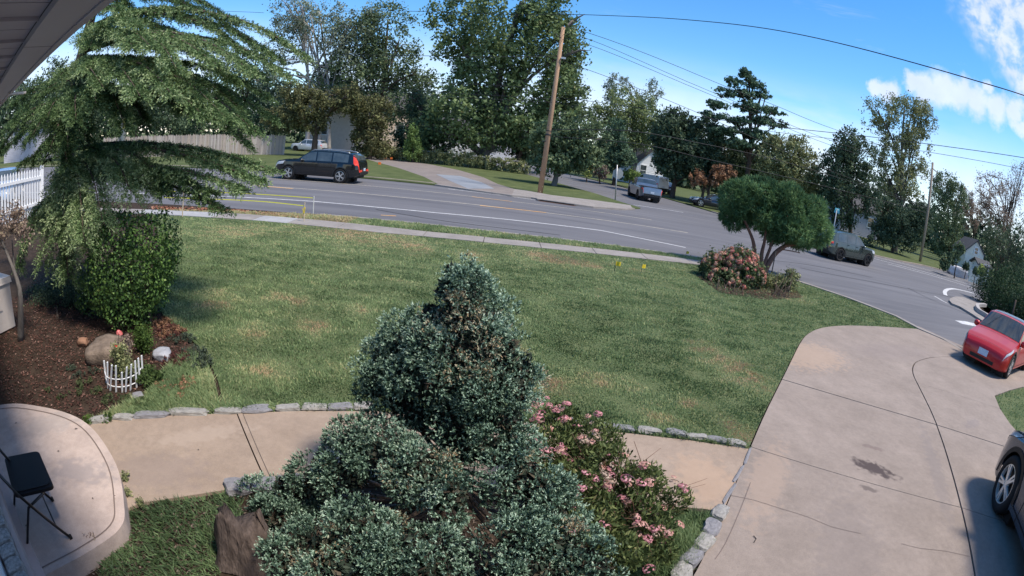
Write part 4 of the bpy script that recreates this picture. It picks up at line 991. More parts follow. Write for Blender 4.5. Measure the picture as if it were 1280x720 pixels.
# small orange sign by the trees, and its white neighbour
oz = AT(650, 189, 62); og = oz.copy(); og.z = 0
os_ = thing('roadside_sign', 'small orange and white sign under the trees left of the tall pole', 'sign', og)
mb = MB(); mb.box(oz+Vector((.1, 0, .1)), (.85, .05, .75), Matrix.Rotation(R(35), 3, 'Y')); mb.build('sign_plate', org, os_, True)
mb = MB(); mb.box(oz+Vector((.15, .02, -.75)), (.7, .05, .7)); mb.build('lower_plate', paint_w, os_, True)
MB().tube([og, oz], .05, 6).build('post', galv, os_, True)
# white twig and dead leaf bits on the driveway
tw = P(943, 674)
tg = tag(MB().tube([P(942, 669.5, .02), P(945.5, 673.5, .016), P(942.5, 678, .016)], .004, 5).build('twig', crackm), 'small dark hooked twig lying on the driveway', 'twig')
lf = bpy.data.meshes.new('dry_leaf'); lf.from_pydata([(-.02, 0, 0), (0, .012, .004), (.022, 0, .002), (0, -.011, .005)], [], [(0, 1, 2, 3)]); lf.materials.append(crackm)
for (u, v, z_, s_, w_) in ((95, 536, .154, 1.0, 'porch edge near the walkway'), (20, 529, .154, .8, 'left part of the porch'), (73, 564, .154, .7, 'porch beside the chair seat'), (116, 623, .154, .6, 'porch right of the chair legs'), (33, 657, .154, .7, 'porch between the chair legs'), (248, 562, .018, .5, 'walkway slab left of the joint')):
    o = link('dry_leaf', lf, None); o.location = P(u, v, z_); o.rotation_euler = (0, 0, u); o.scale = (s_, s_, 1)
    tag(o, 'dark dry leaf lying on the '+w_, 'leaf', 'dry leaves on the paving')

# traffic island with its low wall
isl = [P(u, v, .02) for u, v in ((1186.5, 375), (1188, 372.5), (1194, 370.5), (1203, 371), (1213, 375), (1225, 379.5), (1222, 382), (1224, 387), (1236, 394), (1246, 402), (1242, 409), (1236, 406), (1215, 392), (1200, 383), (1190, 379))]
ti = tag(MB().prism([(p.x, p.y) for p in isl], -.1, .02).build('traffic_island', conc_side), kind='structure')
kb = smooth_line([P(u, v, .2) for u, v in ((1232, 380), (1223, 380), (1222, 383), (1225, 387), (1235, 393), (1245, 401), (1262, 412))], 4)
MB().strip(kb, .22, .22, thick=.3).build('low_kerb_wall', concrete('kerb_concrete', (.46, .43, .42), (.55, .52, .50), (.42, .38, .36)), ti)
hb = [P(u, v, .0) for u, v in ((1228, 379), (1224, 384), (1236, 392.5), (1250, 403), (1268, 415))]+[Vector((24, 9.5, 0)), Vector((40, 12, 0)), Vector((40, 17, 0)), Vector((23, 16.6, 0))]
tag(MB().prism([(p.x, p.y) for p in hb], -.1, .05).build('hedge_bed', soil), kind='structure')

# ================================================================== fences
plank_m = [pm('plank_%s' % n, a, b, scale=3, rough=.9, bump=.3, bscale=12, stretch=(5, 5, .6)) for n, a, b in (('pale', (.34, .30, .28), (.44, .40, .37)), ('tan', (.30, .25, .22), (.40, .34, .30)), ('grey', (.24, .21, .20), (.34, .30, .28)))]
fa, fb = P(132, 199), P(356, 197)
fa = AD(128, 199, 56); fa.z = 0; fb = AT(355, 196, 50.); fb.z = .0
ht = AT(355, 168, 50.).z
fence = thing('plank_fence', 'weathered brown upright plank fence across the road behind the cedar', 'fence', fa)
pm_ = MB(); pm_.add([(-.085, 0, 0), (.085, 0, 0), (.085, .03, 0), (-.085, .03, 0), (-.085, 0, .93), (.085, 0, .93), (.085, .03, .93), (-.085, .03, .93), (0, 0, 1), (0, .03, 1)],
        [(0, 1, 5, 8, 4), (3, 7, 9, 6, 2), (1, 2, 6, 9, 8, 5), (0, 4, 8, 9, 7, 3)])
pms = []
for q_ in plank_m:
    me_ = pm_.mesh('plank'); me_.materials.append(q_); pms.append(me_)
d = fb-fa; nP = min(190, int(d.length/.19)); 
for i in range(nP):
    o = link('plank', rnd.choice(pms), None, fence); p = fa.lerp(fb, (i+.5)/nP)-fa
    o.location = p+Vector((0, rnd.uniform(-.02, .02), 0)); o.rotation_euler = (rnd.uniform(-.012, .012), rnd.uniform(-.01, .01), math.atan2(d.y, d.x)); w_ = d.length/nP/.178
    o.scale = (w_*.97, 1, ht*rnd.uniform(.965, 1.02))
rz_ = math.atan2(d.y, d.x)
for hz in (.5, 1.6):
    mb = MB(); mb.bar(fa+Vector((0, .09, hz)), fb+Vector((0, .09, hz)), .05, .09); mb.build('rail', plank_m[1], fence, True)
# white picket fence
whp = pm('picket_white', (.74, .75, .77), (.80, .81, .82), scale=3, rough=.5)
wa, wb_ = AD(-14, 222, 17.5), AD(52, 210, 20.0)
ga, gb = AD(-14, 264, 17.5), AD(52, 250, 20.0)
pf = thing('picket_fence', 'white picket fence at the left edge behind the cedar', 'fence', Vector((ga.x, ga.y, 0)))
n_ = 19
pk_ = MB(); pk_.add([(-.5, 0, 0), (.5, 0, 0), (.5, .02, 0), (-.5, .02, 0), (-.5, 0, .94), (.5, 0, .94), (.5, .02, .94), (-.5, .02, .94), (0, 0, 1), (0, .02, 1)], [(0, 1, 5, 8, 4), (3, 7, 9, 6, 2), (1, 2, 6, 9, 8, 5), (0, 4, 8, 9, 7, 3)])
pkm = pk_.mesh('picket'); pkm.materials.append(whp)
dv = Vector((gb.x-ga.x, gb.y-ga.y, 0)); frz = math.atan2(dv.y, dv.x); fh = 1.22
for i in range(n_):
    o = link('picket', pkm, None, pf); t = (i+.5)/n_; o.location = dv*t; o.rotation_euler = (0, 0, frz); o.scale = (dv.length/n_*.55, 1.2, wa.lerp(wb_, t).z)
for f_ in (.25, .80):
    mb = MB(); z0_, z1_ = wa.z*f_, wb_.z*f_; mb.bar(Vector((ga.x, ga.y+.05, z0_)), Vector((gb.x, gb.y+.05, z1_)), .05, .10); mb.build('rail', whp, pf, True)
mb = MB(); mb.box(Vector((gb.x, gb.y, wb_.z*.53)), (.13, .13, wb_.z*1.06)); mb.build('post', whp, pf, True)
# mini picket edging round the rose bed
me_root = thing('picket_edging', 'knee high white picket border bent round the rose in the mulch bed', 'fence', P(154, 486))
arc = smooth_line([P(u, v) for u, v in ((133, 478), (136, 486), (145, 489), (155, 489), (163, 487), (173, 482), (179, 474))], 4)
tops_ = [(131, 454), (135.5, 452), (141, 451), (147, 461), (154, 468.5), (161, 463), (166, 456), (170, 453), (174, 450), (178, 448)]
nk = len(tops_)
for i, (tu, tv) in enumerate(tops_):
    p = arc[int(round(i/(nk-1)*(len(arc)-1)))]; q_ = arc[min(len(arc)-1, int(round(i/(nk-1)*(len(arc)-1)))+1)]
    tp = AT(tu, tv, p.y); hh = max(.20, min(.32, tp.z*1.12)); lean = Vector((tp.x-p.x, 0, 0))*.8
    mb = MB(); mb.bar(p+Vector((0, 0, -.01)), p+lean+Vector((0, 0, hh)), .022, .010); mb.build('picket', whp, me_root, True)
for hz in (.05, .14):
    mb = MB(); mb.tube([p+Vector((0, .008, hz)) for p in arc], .007, 5); mb.build('rail', whp, me_root, True)

# ================================================================== houses across the road
def house_far(name, label, c, rz, w, dpt, h, rh, wall, roofm, wins=(), ridge='x', overhang=.35, door=None, z=0.0):
    rt = thing(name, label, 'house', (c[0], c[1], z), rz)
    mb = MB(); n = max(6, int(h/.22)); ys = []
    for i in range(n):                       # lapped boards, each course a little proud at its foot
        z0_, z1_ = h*i/n, h*(i+1)/n
        a, b = .03, .0
        vs = []
        for zz, o in ((z0_, a), (z1_, b)):
            vs += [(-w/2-o, -dpt/2-o, zz), (w/2+o, -dpt/2-o, zz), (w/2+o, dpt/2+o, zz), (-w/2-o, dpt/2+o, zz)]
        mb.add(vs, [(k, (k+1) % 4, (k+1) % 4+4, k+4) for k in range(4)]+[(3, 2, 1, 0)])
    if ridge == 'x': mb.add([(-w/2, -dpt/2, h), (-w/2, dpt/2, h), (-w/2, 0, h+rh), (w/2, -dpt/2, h), (w/2, dpt/2, h), (w/2, 0, h+rh)], [(1, 0, 2), (3, 4, 5)])
    else: mb.add([(-w/2, -dpt/2, h), (w/2, -dpt/2, h), (0, -dpt/2, h+rh), (-w/2, dpt/2, h), (w/2, dpt/2, h), (0, dpt/2, h+rh)], [(0, 1, 2), (4, 3, 5)])
    mb.build('wall', wall, rt)
    o = overhang; mb = MB(); th = .16
    if ridge == 'x':
        sl_ = rh/(dpt/2)
        for s in (1, -1):
            a = (-w/2-o, s*(dpt/2+o), h-o*sl_); b = (w/2+o, s*(dpt/2+o), h-o*sl_); c_ = (w/2+o, 0, h+rh); d_ = (-w/2-o, 0, h+rh)
            vs = [a, b, c_, d_]+[(x, y, zz+th) for x, y, zz in (a, b, c_, d_)]
            mb.add(vs, [(0, 1, 2, 3), (7, 6, 5, 4), (0, 4, 5, 1), (1, 5, 6, 2), (3, 7, 4, 0)])
    else:
        sl_ = rh/(w/2)
        for s in (1, -1):
            a = (s*(w/2+o), -dpt/2-o, h-o*sl_); b = (s*(w/2+o), dpt/2+o, h-o*sl_); c_ = (0, dpt/2+o, h+rh); d_ = (0, -dpt/2-o, h+rh)
            vs = [a, b, c_, d_]+[(x, y, zz+th) for x, y, zz in (a, b, c_, d_)]
            mb.add(vs, [(0, 1, 2, 3), (7, 6, 5, 4), (0, 4, 5, 1), (1, 5, 6, 2), (3, 7, 4, 0)])
    mb.build('roof', roofm, rt)
    for (side, x, zc, ww, wh) in wins:
        mb = MB(); gl_ = MB()
        if side == 'front': f = lambda a, b, off: (x+a, -dpt/2-off, zc+b)
        elif side == 'left': f = lambda a, b, off: (-w/2-off, x+a, zc+b)
        else: f = lambda a, b, off: (w/2+off, x+a, zc+b)
        def bx_(m_, a0, a1, b0, b1, o0, o1):
            vs = [f(a0, b0, o0), f(a1, b0, o0), f(a1, b1, o0), f(a0, b1, o0), f(a0, b0, o1), f(a1, b0, o1), f(a1, b1, o1), f(a0, b1, o1)]
            m_.add(vs, [(0, 3, 2, 1), (4, 5, 6, 7), (0, 1, 5, 4), (1, 2, 6, 5), (2, 3, 7, 6), (3, 0, 4, 7)])
        for a0, a1, b0, b1 in ((-ww/2-.09, -ww/2, -wh/2-.09, wh/2+.09), (ww/2, ww/2+.09, -wh/2-.09, wh/2+.09), (-ww/2, ww/2, wh/2, wh/2+.09), (-ww/2, ww/2, -wh/2-.09, -wh/2), (-ww/2, ww/2, -.03, .03)):
            bx_(mb, a0, a1, b0, b1, .0, .07)
        wf = mb.build('window', whp, rt); bx_(gl_, -ww/2, ww/2, -wh/2, wh/2, .0, .04); gl_.build('pane', glass_m, wf)
    return rt
beige = pm('beige_siding', (.60, .50, .42), (.68, .57, .49), scale=2, rough=.7)
whs = pm('white_house_siding', (.62, .63, .66), (.70, .71, .73), scale=2, rough=.7)
cream = pm('cream_siding', (.60, .58, .50), (.68, .66, .58), scale=2, rough=.7)
roofd = pm('roof_shingles', (.05, .05, .055), (.09, .088, .09), scale=6, rough=.9, bump=.4)
hcen = AT(440, 190, 74.0); h484 = AT(484, 160, 70)
house_far('beige_house', 'beige clapboard house behind the trees across the road at left', (hcen.x, 75, 0), R(20), 15, 9, 6.6, 2.6, beige, roofd, [('front', h484.x-hcen.x-.1, h484.z, 1.1, 1.9), ('front', -4.5, 3.2, 1.1, 1.8), ('front', 0.5, 4.8, 1.2, 1.5)])
c_ = AT(792, 205, 74.0)
house_far('white_house', 'small white gabled house beside the round clipped hedge on the side road', (c_.x+1.2, 76, 0), R(18), 4.6, 7, 3.2, 2.2, whs, roofd, [('front', -1.2, 2.2, 1.0, 1.5)], ridge='y')
c_ = AD(45, 160, 78)
house_far('pale_house', 'pale two storey house glimpsed through the cedar at far left', (c_.x, c_.y, 0), R(38), 8, 8, 4.2, 2.0, pm('lavender_siding', (.36, .36, .42), (.44, .44, .50), scale=2, rough=.7), roofd, [('front', .8, 4.0, .9, 1.3), ('front', -3.0, 4.0, .9, 1.3), ('right', 0, 4.2, 1, 1.4)])
c_ = AD(1206, 330, 64)
house_far('cream_cottage', 'cream gabled cottage with grey roof beyond the right utility pole', (c_.x+1.0, c_.y+.6, 0), R(-28), 2.7, 4.6, 2.7, 1.3, cream, roofd, [('front', .1, 2.9, .5, .7), ('right', -1, 1.6, .7, 1.1)], ridge='y', overhang=.2)
c_ = AD(1222, 338, 60)
sh_ = house_far('garden_shed', 'low white shed attached beside the cream cottage', (c_.x+.4, c_.y, 0), R(-28), 1.5, 2.2, 1.7, .4, whs, roofd, [('front', .3, 1.3, .7, 1.0)], ridge='x')
c_ = AT(1068, 285, 60)
house_far('dark_house', 'grey house wall glimpsed behind the dark trees above the green SUV', (c_.x, 61, 0), R(-8), 7, 6, 3.6, 1.8, pm('grey_siding', (.34, .33, .36), (.40, .39, .42), scale=2, rough=.8), roofd, [('front', 1.6, 2.2, 1.0, 1.3)])
c_ = AT(600, 185, 88)
house_far('far_house', 'pale house showing in bright gaps under the big oak', (c_.x-1, 90, 0), R(6), 17, 8, 4.2, 2.4, whs, roofd, [('front', -4, 2.2, 1.2, 1.5), ('front', 3, 2.2, 1.2, 1.5)])
c_ = AD(1228, 343, 52)
cf = thing('board_fence', 'low cream board fence in front of the cottage shrubs', 'fence', (c_.x, c_.y, 0), R(-30))
for i in range(9):
    mb = MB(); mb.box((i*.32-1.4, 0, .55), (.30, .05, 1.1+.04*(i % 2))); mb.build('board', cream, cf)
mb = MB(); mb.box((0, .06, .8), (3.0, .05, .1)); mb.build('rail', cream, cf)
c_ = AD(1197, 340, 54)
rk = link('boulder', stone_mesh(2.6, 1.3, 1.0, 5, .2, 3), pm('white_rock', (.50, .48, .50), (.62, .60, .60), scale=2, rough=.9)); rk.location = (c_.x, c_.y, .35); rk.rotation_euler = (0, 0, R(-30)); tag(rk, 'large whitish boulder at the roadside before the cream cottage', 'boulder')
# chain link fence with vines
va, vb = AT(462, 206, 54), AT(650, 213, 54); va.z = vb.z = 0
vf = thing('wire_fence', 'low fence grown over with vines beyond the far driveway', 'fence', va)
for i in range(10):
    p = va.lerp(vb, i/9); MB().tube([p, p+Vector((0, 0, 1.35))], .04, 6).build('post', galv, vf, True)
MB().tube([va+Vector((0, 0, 1.3)), vb+Vector((0, 0, 1.3))], .03, 6).build('rail', galv, vf, True)

# ================================================================== stones, stump in the beds
def rock(name, label, c, sz, seed, mat, rz=0, rough=.25):
    o = link(name, stone_mesh(*sz, seed, rough, 5), mat); o.location = c; o.rotation_euler = (.1, -.08, rz)
    for p_ in o.data.polygons: p_.use_smooth = True
    return tag(o, label, 'rock')
rock('boulder', 'flat topped tan boulder at the foot of the round boxwood', P(132, 451)+Vector((0.0, .10, .07)), (.62, .48, .30), 3, pm('tan_rock', (.13, .10, .08), (.25, .195, .155), scale=7, rough=.9, bump=.7, bscale=40, c3=(.24, .22, .21)), .5)
rock('stone', 'pale bluish grey stone lying right of the rose bed', P(203, 447)+Vector((0, 0, .03)), (.24, .20, .14), 8, pm('pale_rock', (.26, .27, .30), (.38, .39, .43), scale=6, rough=.9, bump=.5), .3)
rock('stone', 'small rusty stone left of the tan boulder', P(104, 430)+Vector((0, 0, .03)), (.16, .12, .10), 9, pm('rust_rock', (.25, .13, .08), (.32, .18, .12), scale=6, rough=.9), .3)
rock('stone', 'grey stone in the mulch just below the white picket border', P(172, 497)+Vector((0, 0, .01)), (.15, .1, .07), 12, edge_d, .8)
# gnarled stump
st_ = P(308, 712)+Vector((0.0, .10, 0)); sm_ = MB(); vs = []; NS, NH = 30, 14
for j in range(NH):
    t = j/(NH-1); h_ = .36*t+(.05*math.sin(a_*3+1)+.03*math.sin(a_*7))*t if False else .34*t
    for i in range(NS):
        a = 2*math.pi*i/NS
        r_ = (.20-.07*t+.05*(1-t)**2)*(1+.16*math.sin(a*5+2.2*t)+.10*math.sin(a*11-3*t)+.06*math.sin(a*19+6*t)+.05*mnoise.noise(Vector((math.cos(a)*3, math.sin(a)*3, t*3))))
        vs.append((st_.x+math.cos(a)*r_*1.15-.02*t, st_.y+math.sin(a)*r_*.8+.03*t, h_*(1+(.25*math.sin(a*2+1)+.14*math.sin(a*5)+.08*math.sin(a*11+2))*t)))
fs = [(j*NS+i, j*NS+(i+1) % NS, (j+1)*NS+(i+1) % NS, (j+1)*NS+i) for j in range(NH-1) for i in range(NS)]+[tuple((NH-1)*NS+i for i in range(NS))]
sm_.add(vs, fs, 0, True)
tag(sm_.build('tree_stump', pm('driftwood', (.040, .029, .025), (.125, .095, .082), scale=5.5, rough=.9, bump=.9, bscale=14, stretch=(3, 3, .5), c3=(.13, .10, .085))), 'gnarled grey brown stump beside the juniper at the bottom', 'stump')
# ================================================================== vegetation
def n3(Pn, s, seed):
    g = np.random.default_rng(seed); o = np.zeros(len(Pn))
    for k in range(8):
        d = g.normal(size=3); d /= np.linalg.norm(d); f = s*g.uniform(.6, 1.6)
        o += np.sin(Pn@d*f+g.uniform(0, 6.28)+1.2*np.sin(Pn@np.roll(d, 1)*f*.8+k))
    return .5+o/8*.8
def blob_pts(blobs, n, g, inner=.55, power=.5):
    """points in ellipsoids (centre, radii) leaning to the outside; returns points, outward dirs, rel radius"""
    vol = np.array([r[0]*r[2]*max(r[1], .5*r[0]) for _, r in blobs])**.75; pr = vol/vol.sum()
    k = g.choice(len(blobs), n, p=pr); c = np.array([list(b[0]) for b in blobs])[k]; r = np.array([list(b[1]) for b in blobs])[k]
    d = nrm(g.normal(size=(n, 3))); t = inner+(1-inner)*g.uniform(size=n)**power
    return c+d*r*t[:, None], nrm(d/r), t
BARK = {'grey': pm('bark_grey', (.10, .09, .085), (.17, .155, .145), scale=6, rough=.9, bump=.6, stretch=(4, 4, .8)),
        'brown': pm('bark_brown', (.06, .042, .033), (.11, .08, .062), scale=6, rough=.9, bump=.6, stretch=(4, 4, .8)),
        'pale': pm('bark_pale', (.30, .27, .25), (.42, .39, .37), scale=4, rough=.85, bump=.3, stretch=(3, 3, 1.5)),
        'red': pm('bark_red', (.14, .065, .045), (.24, .12, .085), scale=9, rough=.9, bump=.6, stretch=(5, 5, .9))}
def ramp3(a, b, c, d=None):
    s = [(0, a), (.45, b), (.85, c)]
    if d: s.append((1, d))
    return s
LV = {
 'oak': leafmat('leaf_oak', ramp3((0.0407, 0.0687, 0.0351), (0.132, 0.193, 0.0819), (0.276, 0.346, 0.15), (0.51, 0.482, 0.258))),
 'maple': leafmat('leaf_maple', ramp3((0.0412, 0.069, 0.0412), (0.12, 0.174, 0.092), (0.26, 0.316, 0.162), (0.567, 0.427, 0.287))),
 'brown': leafmat('leaf_brown', ramp3((0.0531, 0.0546, 0.0277), (0.132, 0.136, 0.062), (0.23, 0.25, 0.108), (0.383, 0.301, 0.165))),
 'olive': leafmat('leaf_olive', ramp3((0.0717, 0.0885, 0.0437), (0.225, 0.253, 0.119), (0.416, 0.416, 0.206), (0.634, 0.55, 0.328))),
 'light': leafmat('leaf_light', ramp3((0.0793, 0.113, 0.0526), (0.221, 0.277, 0.12), (0.386, 0.431, 0.208))),
 'grey': leafmat('leaf_greyish', ramp3((0.083, 0.106, 0.0743), (0.198, 0.241, 0.166), (0.329, 0.37, 0.281))),
 'dark': leafmat('leaf_dark', ramp3((0.0245, 0.0441, 0.0301), (0.0745, 0.116, 0.0689), (0.181, 0.237, 0.128))),
 'pine': leafmat('leaf_pine', ramp3((0.0293, 0.0629, 0.0461), (0.0902, 0.157, 0.101), (0.202, 0.3, 0.174))),
 'bare': leafmat('leaf_bare', ramp3((0.127, 0.0934, 0.0822), (0.27, 0.2, 0.172), (0.414, 0.358, 0.246))),
 'yellow': leafmat('leaf_yellowgreen', ramp3((0.161, 0.188, 0.0624), (0.414, 0.47, 0.135), (0.697, 0.697, 0.249))),
 'rust': leafmat('leaf_rust', ramp3((0.12, 0.0657, 0.0385), (0.32, 0.176, 0.103), (0.552, 0.327, 0.2))),
 'conif': leafmat('leaf_cypress', ramp3((0.0666, 0.108, 0.0386), (0.197, 0.294, 0.0906), (0.357, 0.469, 0.176))),
}
def px_blobs(bl, Y):
    o = []
    for b in bl:
        u, v, ru, rv = b[:4]; y = Y+(b[4] if len(b) > 4 else 0)
        c = AT(u, v, y); k = PX(c); o.append((c, (ru*k, max(ru, rv)*k*.9, rv*k)))
    return o
def crown_mesh(blobs, n, size, seed, clump=.28, flat=0.0, droop=0.0, inner=.35, gap=.0):
    g = np.random.default_rng(seed)
    n = int(n*3.0); size = size*.64; gap = max(0, gap-.05)
    nc = max(20, n//34); pts, out, t = blob_pts(blobs, nc, g, inner, .6)
    rad = np.mean([min(b[1]) for b in blobs])
    k = np.repeat(np.arange(nc), n//nc); nn = len(k)
    cr = rad*clump*g.uniform(.6, 1.3, nc)
    off = g.normal(size=(nn, 3))*.55; off[:, 2] *= (1-flat*.75)
    p = pts[k]+off*cr[k][:, None]
    if gap:
        keep = n3(p, 2.2/rad*1.6, seed+3) > gap; p, k = p[keep], k[keep]; nn = len(k); off = off[keep]
    nor = nrm(out[k]*.7+g.normal(size=(nn, 3))*.8+np.array([0, 0, .5])); ax = g.normal(size=(nn, 3))+np.array([0, 0, -droop])
    tint = .42+.5*(g.uniform(size=nc)[k]-.5)*.7+g.normal(0, .16, nn)
    s = size*g.uniform(.65, 1.35, nn)
    return np_mesh('crown', leaves(p, ax, nor, s, s*.62), tint)
def tree(name, label, base, blobs, leaf, n, size, bark='brown', tr=.3, seed=1, group=None, gap=.0, clump=.28, flat=0.0, limbs=6, stems=None, inner=.35, show_limbs=1.0, cat='tree'):
    base = Vector(base); rt = thing(name, label, cat, base, 0, group); r_ = random.Random(seed)
    mb = MB(); top = max((b[0] for b in blobs), key=lambda c: c.z)
    cen = sum((b[0] for b in blobs), Vector())/len(blobs)
    for (bx_, by_) in (stems or [(0, 0)]):
        s0 = base+Vector((bx_, by_, -.15)); h0 = max(1.2, (min(b[0].z-b[1][2]*.7 for b in blobs)-base.z))
        fork = s0.lerp(Vector((cen.x, cen.y, 0)), .15); fork.z = base.z+h0
        tp = Vector((top.x*.4+cen.x*.6+bx_, top.y*.4+cen.y*.6+by_, top.z))
        pts = smooth_line([s0, s0.lerp(fork, .5)+Vector((r_.uniform(-.1, .1), 0, 0)), fork, fork.lerp(tp, .5)+Vector((r_.uniform(-.4, .4), r_.uniform(-.3, .3), 0)), tp], 3)
        m_ = len(pts); mb.tube(pts, [tr*(1.25 if i == 0 else 1)*(1-.82*i/(m_-1)) for i in range(m_)], 9)
        for j in range(limbs):
            b = blobs[r_.randrange(len(blobs))]; e = b[0]+Vector((r_.uniform(-.6, .6)*b[1][0], r_.uniform(-.6, .6)*b[1][1], r_.uniform(-.2, .7)*b[1][2]))
            i0 = min(m_-2, int(m_*r_.uniform(.35, .8))); a = pts[i0]
            if e.z < a.z: a = pts[max(2, i0-3)]
            mid = a.lerp(e, .5)+Vector((0, 0, .12*(e-a).length)); rr = tr*r_.uniform(.28, .45)
            mb.tube(smooth_line([a, mid, e], 3), [rr*(1-.12*q) for q in range(7)], 6)
            for w in range(2):
                e2 = e+Vector((r_.uniform(-1, 1)*b[1][0], r_.uniform(-1, 1)*b[1][1], r_.uniform(-.2, .8)*b[1][2]))*.45
                mb.tube([mid.lerp(e, .3+.3*w), e.lerp(e2, .4), e2], [rr*.5, rr*.35, rr*.12], 5)
    mb.build('trunk', BARK[bark], rt, True)
    me = crown_mesh(blobs, n, size, seed, clump, flat, inner=inner, gap=gap)
    me.transform(Matrix.Translation(-base)); o = link('crown', me, LV[leaf] if isinstance(leaf, str) else leaf, rt)
    return rt
def gz(u, v, Y):
    p = AT(u, v, Y); p.z = 0; return p

tree('oak_tree', 'huge dark oak with thick pale based trunk across the road, left of the tall pole', gz(604, 208, 57), px_blobs([(572, 60, 30, 38), (590, 25, 40, 45, 2), (640, 30, 50, 50, -2), (690, 55, 42, 50), (620, 85, 55, 45), (575, 130, 42, 40, -2), (650, 130, 50, 48), (700, 115, 32, 42), (600, 165, 50, 26), (545, 160, 22, 28), (680, 5, 40, 40), (548, 22, 20, 18), (660, 170, 30, 20)], 57), 'oak', 15000, .62, 'grey', .95, 31, gap=.36, limbs=14)
tree('oak_tree', 'second dark leafed tree with thin trunk standing close behind the tall pole', gz(641, 212, 59), px_blobs([(705, 90, 25, 48), (690, 150, 32, 30), (660, 185, 28, 20), (720, 130, 18, 32), (640, 180, 20, 16)], 61), 'maple', 4200, .55, 'brown', .42, 32, gap=.36)
tree('maple_tree', 'mid sized tree with leaning trunk right of the tall pole base', P(692, 232), px_blobs([(712, 190, 34, 26), (690, 172, 28, 24), (735, 195, 25, 22), (690, 205, 26, 14), (720, 160, 22, 20), (745, 175, 16, 20)], 41.5), 'maple', 4200, .42, 'grey', .28, 33, gap=.33)
tree('pale_trunk_tree', 'tall thin crowned tree with several bare pale trunks at upper left', gz(394, 180, 64), px_blobs([(355, 55, 32, 38), (395, 25, 40, 30), (430, 60, 34, 36), (365, 15, 28, 25), (455, 25, 30, 22), (340, 100, 22, 30)], 64), 'grey', 4600, .5, 'pale', .34, 34, gap=.40, limbs=9, stems=[(-1.2, 0), (.4, .5), (2.0, .3)])
tree('maple_tree', 'dark full maple behind the pale trunked tree, over the black SUV', gz(470, 186, 66), px_blobs([(445, 95, 45, 38), (490, 75, 40, 40), (500, 115, 38, 34), (450, 45, 38, 32), (485, 25, 32, 28), (415, 110, 30, 34), (525, 100, 18, 24), (500, 150, 26, 24)], 66), 'maple', 8500, .58, 'brown', .6, 35, gap=.34, limbs=10)
tree('brown_tree', 'small brownish spreading tree in front of the beige house', gz(393, 193, 50), px_blobs([(388, 132, 36, 20), (355, 148, 30, 18), (425, 128, 28, 18), (390, 154, 26, 11), (440, 120, 20, 16), (370, 118, 24, 16)], 50), 'brown', 5200, .40, 'brown', .40, 36, gap=.30)
tree('holly_tree', 'dense brownish green bushy tree before the beige house wall', gz(462, 192, 52), px_blobs([(463, 165, 22, 26), (462, 140, 30, 22), (472, 185, 18, 12), (448, 175, 12, 18)], 52), 'brown', 3800, .38, 'brown', .3, 37, gap=.26)
tree('cypress_shrub', 'bright green cone shaped evergreen by the beige house', gz(516, 196, 53), px_blobs([(516, 188, 12, 14), (516, 175, 10, 14), (516, 163, 6, 10)], 53), 'conif', 1800, .26, 'brown', .1, 38, limbs=0)
tree('evergreen_tree', 'dark narrow evergreen between the beige house and the big oak', gz(538, 198, 60), px_blobs([(530, 180, 18, 22), (535, 155, 16, 26), (548, 180, 16, 20), (505, 170, 12, 20), (520, 130, 10, 18)], 60), 'dark', 3000, .45, 'brown', .3, 39, gap=.26)
tree('ash_tree', 'mid green tree with greyish thin top right of the oak', gz(792, 218, 72), px_blobs([(778, 135, 24, 30), (805, 145, 22, 28), (765, 165, 22, 26), (790, 170, 26, 22), (812, 165, 14, 24), (745, 150, 14, 26)], 72), 'light', 5600, .5, 'grey', .45, 40, gap=.32)
tree('bare_top_tree', 'sparse greyish treetop rising behind the mid green tree', gz(800, 214, 78), px_blobs([(772, 106, 18, 16), (815, 118, 14, 20), (795, 130, 16, 18), (768, 125, 16, 14)], 78), 'grey', 1900, .45, 'grey', .3, 41, gap=.42)
tree('spruce_tree', 'dark pointed evergreen in front of the white gabled house', gz(768, 226, 60), px_blobs([(770, 195, 24, 14), (770, 178, 18, 16), (770, 160, 11, 15), (752, 205, 18, 12), (785, 198, 14, 10)], 60), 'pine', 3600, .42, 'brown', .3, 42, gap=.24, flat=.4)
tree('dark_shrub', 'dark purple brown shrub by the side road left of the stop sign', gz(751, 223, 58), px_blobs([(751, 214, 11, 9), (740, 212, 7, 8)], 58), 'bare', 900, .35, 'brown', .1, 43, limbs=2, cat='shrub')
tree('young_shrub', 'yellow green upright shrub beside the side road', gz(734, 221, 57), px_blobs([(734, 214, 7, 7), (734, 206, 5, 6)], 57), 'yellow', 900, .26, 'brown', .08, 44, limbs=2, cat='shrub')
tree('round_hedge', 'low rounded clipped hedge in front of the white gabled house', gz(787, 227, 60), px_blobs([(780, 220, 9, 6), (790, 219, 11, 6.5), (799, 221, 7, 5)], 60), 'conif', 2200, .22, 'brown', .08, 45, limbs=0, cat='hedge', inner=.8)
tree('row_hedge', 'low light green hedge under the orange sign beside the oak', gz(662, 208, 64), px_blobs([(652, 199, 10, 5), (664, 200, 10, 5.5), (673, 199, 8, 5)], 64), 'light', 1500, .28, 'brown', .06, 46, limbs=0, cat='hedge')
tree('dark_tree', 'broad dark tree with a straight trunk on the corner lawn', P(840, 247), px_blobs([(845, 170, 30, 28), (868, 195, 40, 24), (832, 165, 18, 30), (880, 175, 26, 26), (850, 150, 18, 16), (835, 205, 22, 16), (870, 215, 26, 10)], 52), 'dark', 7000, .48, 'brown', .34, 47, gap=.28)
tree('rusty_tree', 'low spreading tree with rusty lower leaves beside the dark sedan', gz(877, 248, 50), px_blobs([(885, 222, 24, 9), (905, 215, 20, 10), (870, 226, 14, 7)], 49), 'rust', 1300, .38, 'brown', .2, 48, gap=.3, stems=[(0, 0), (.7, 0)])
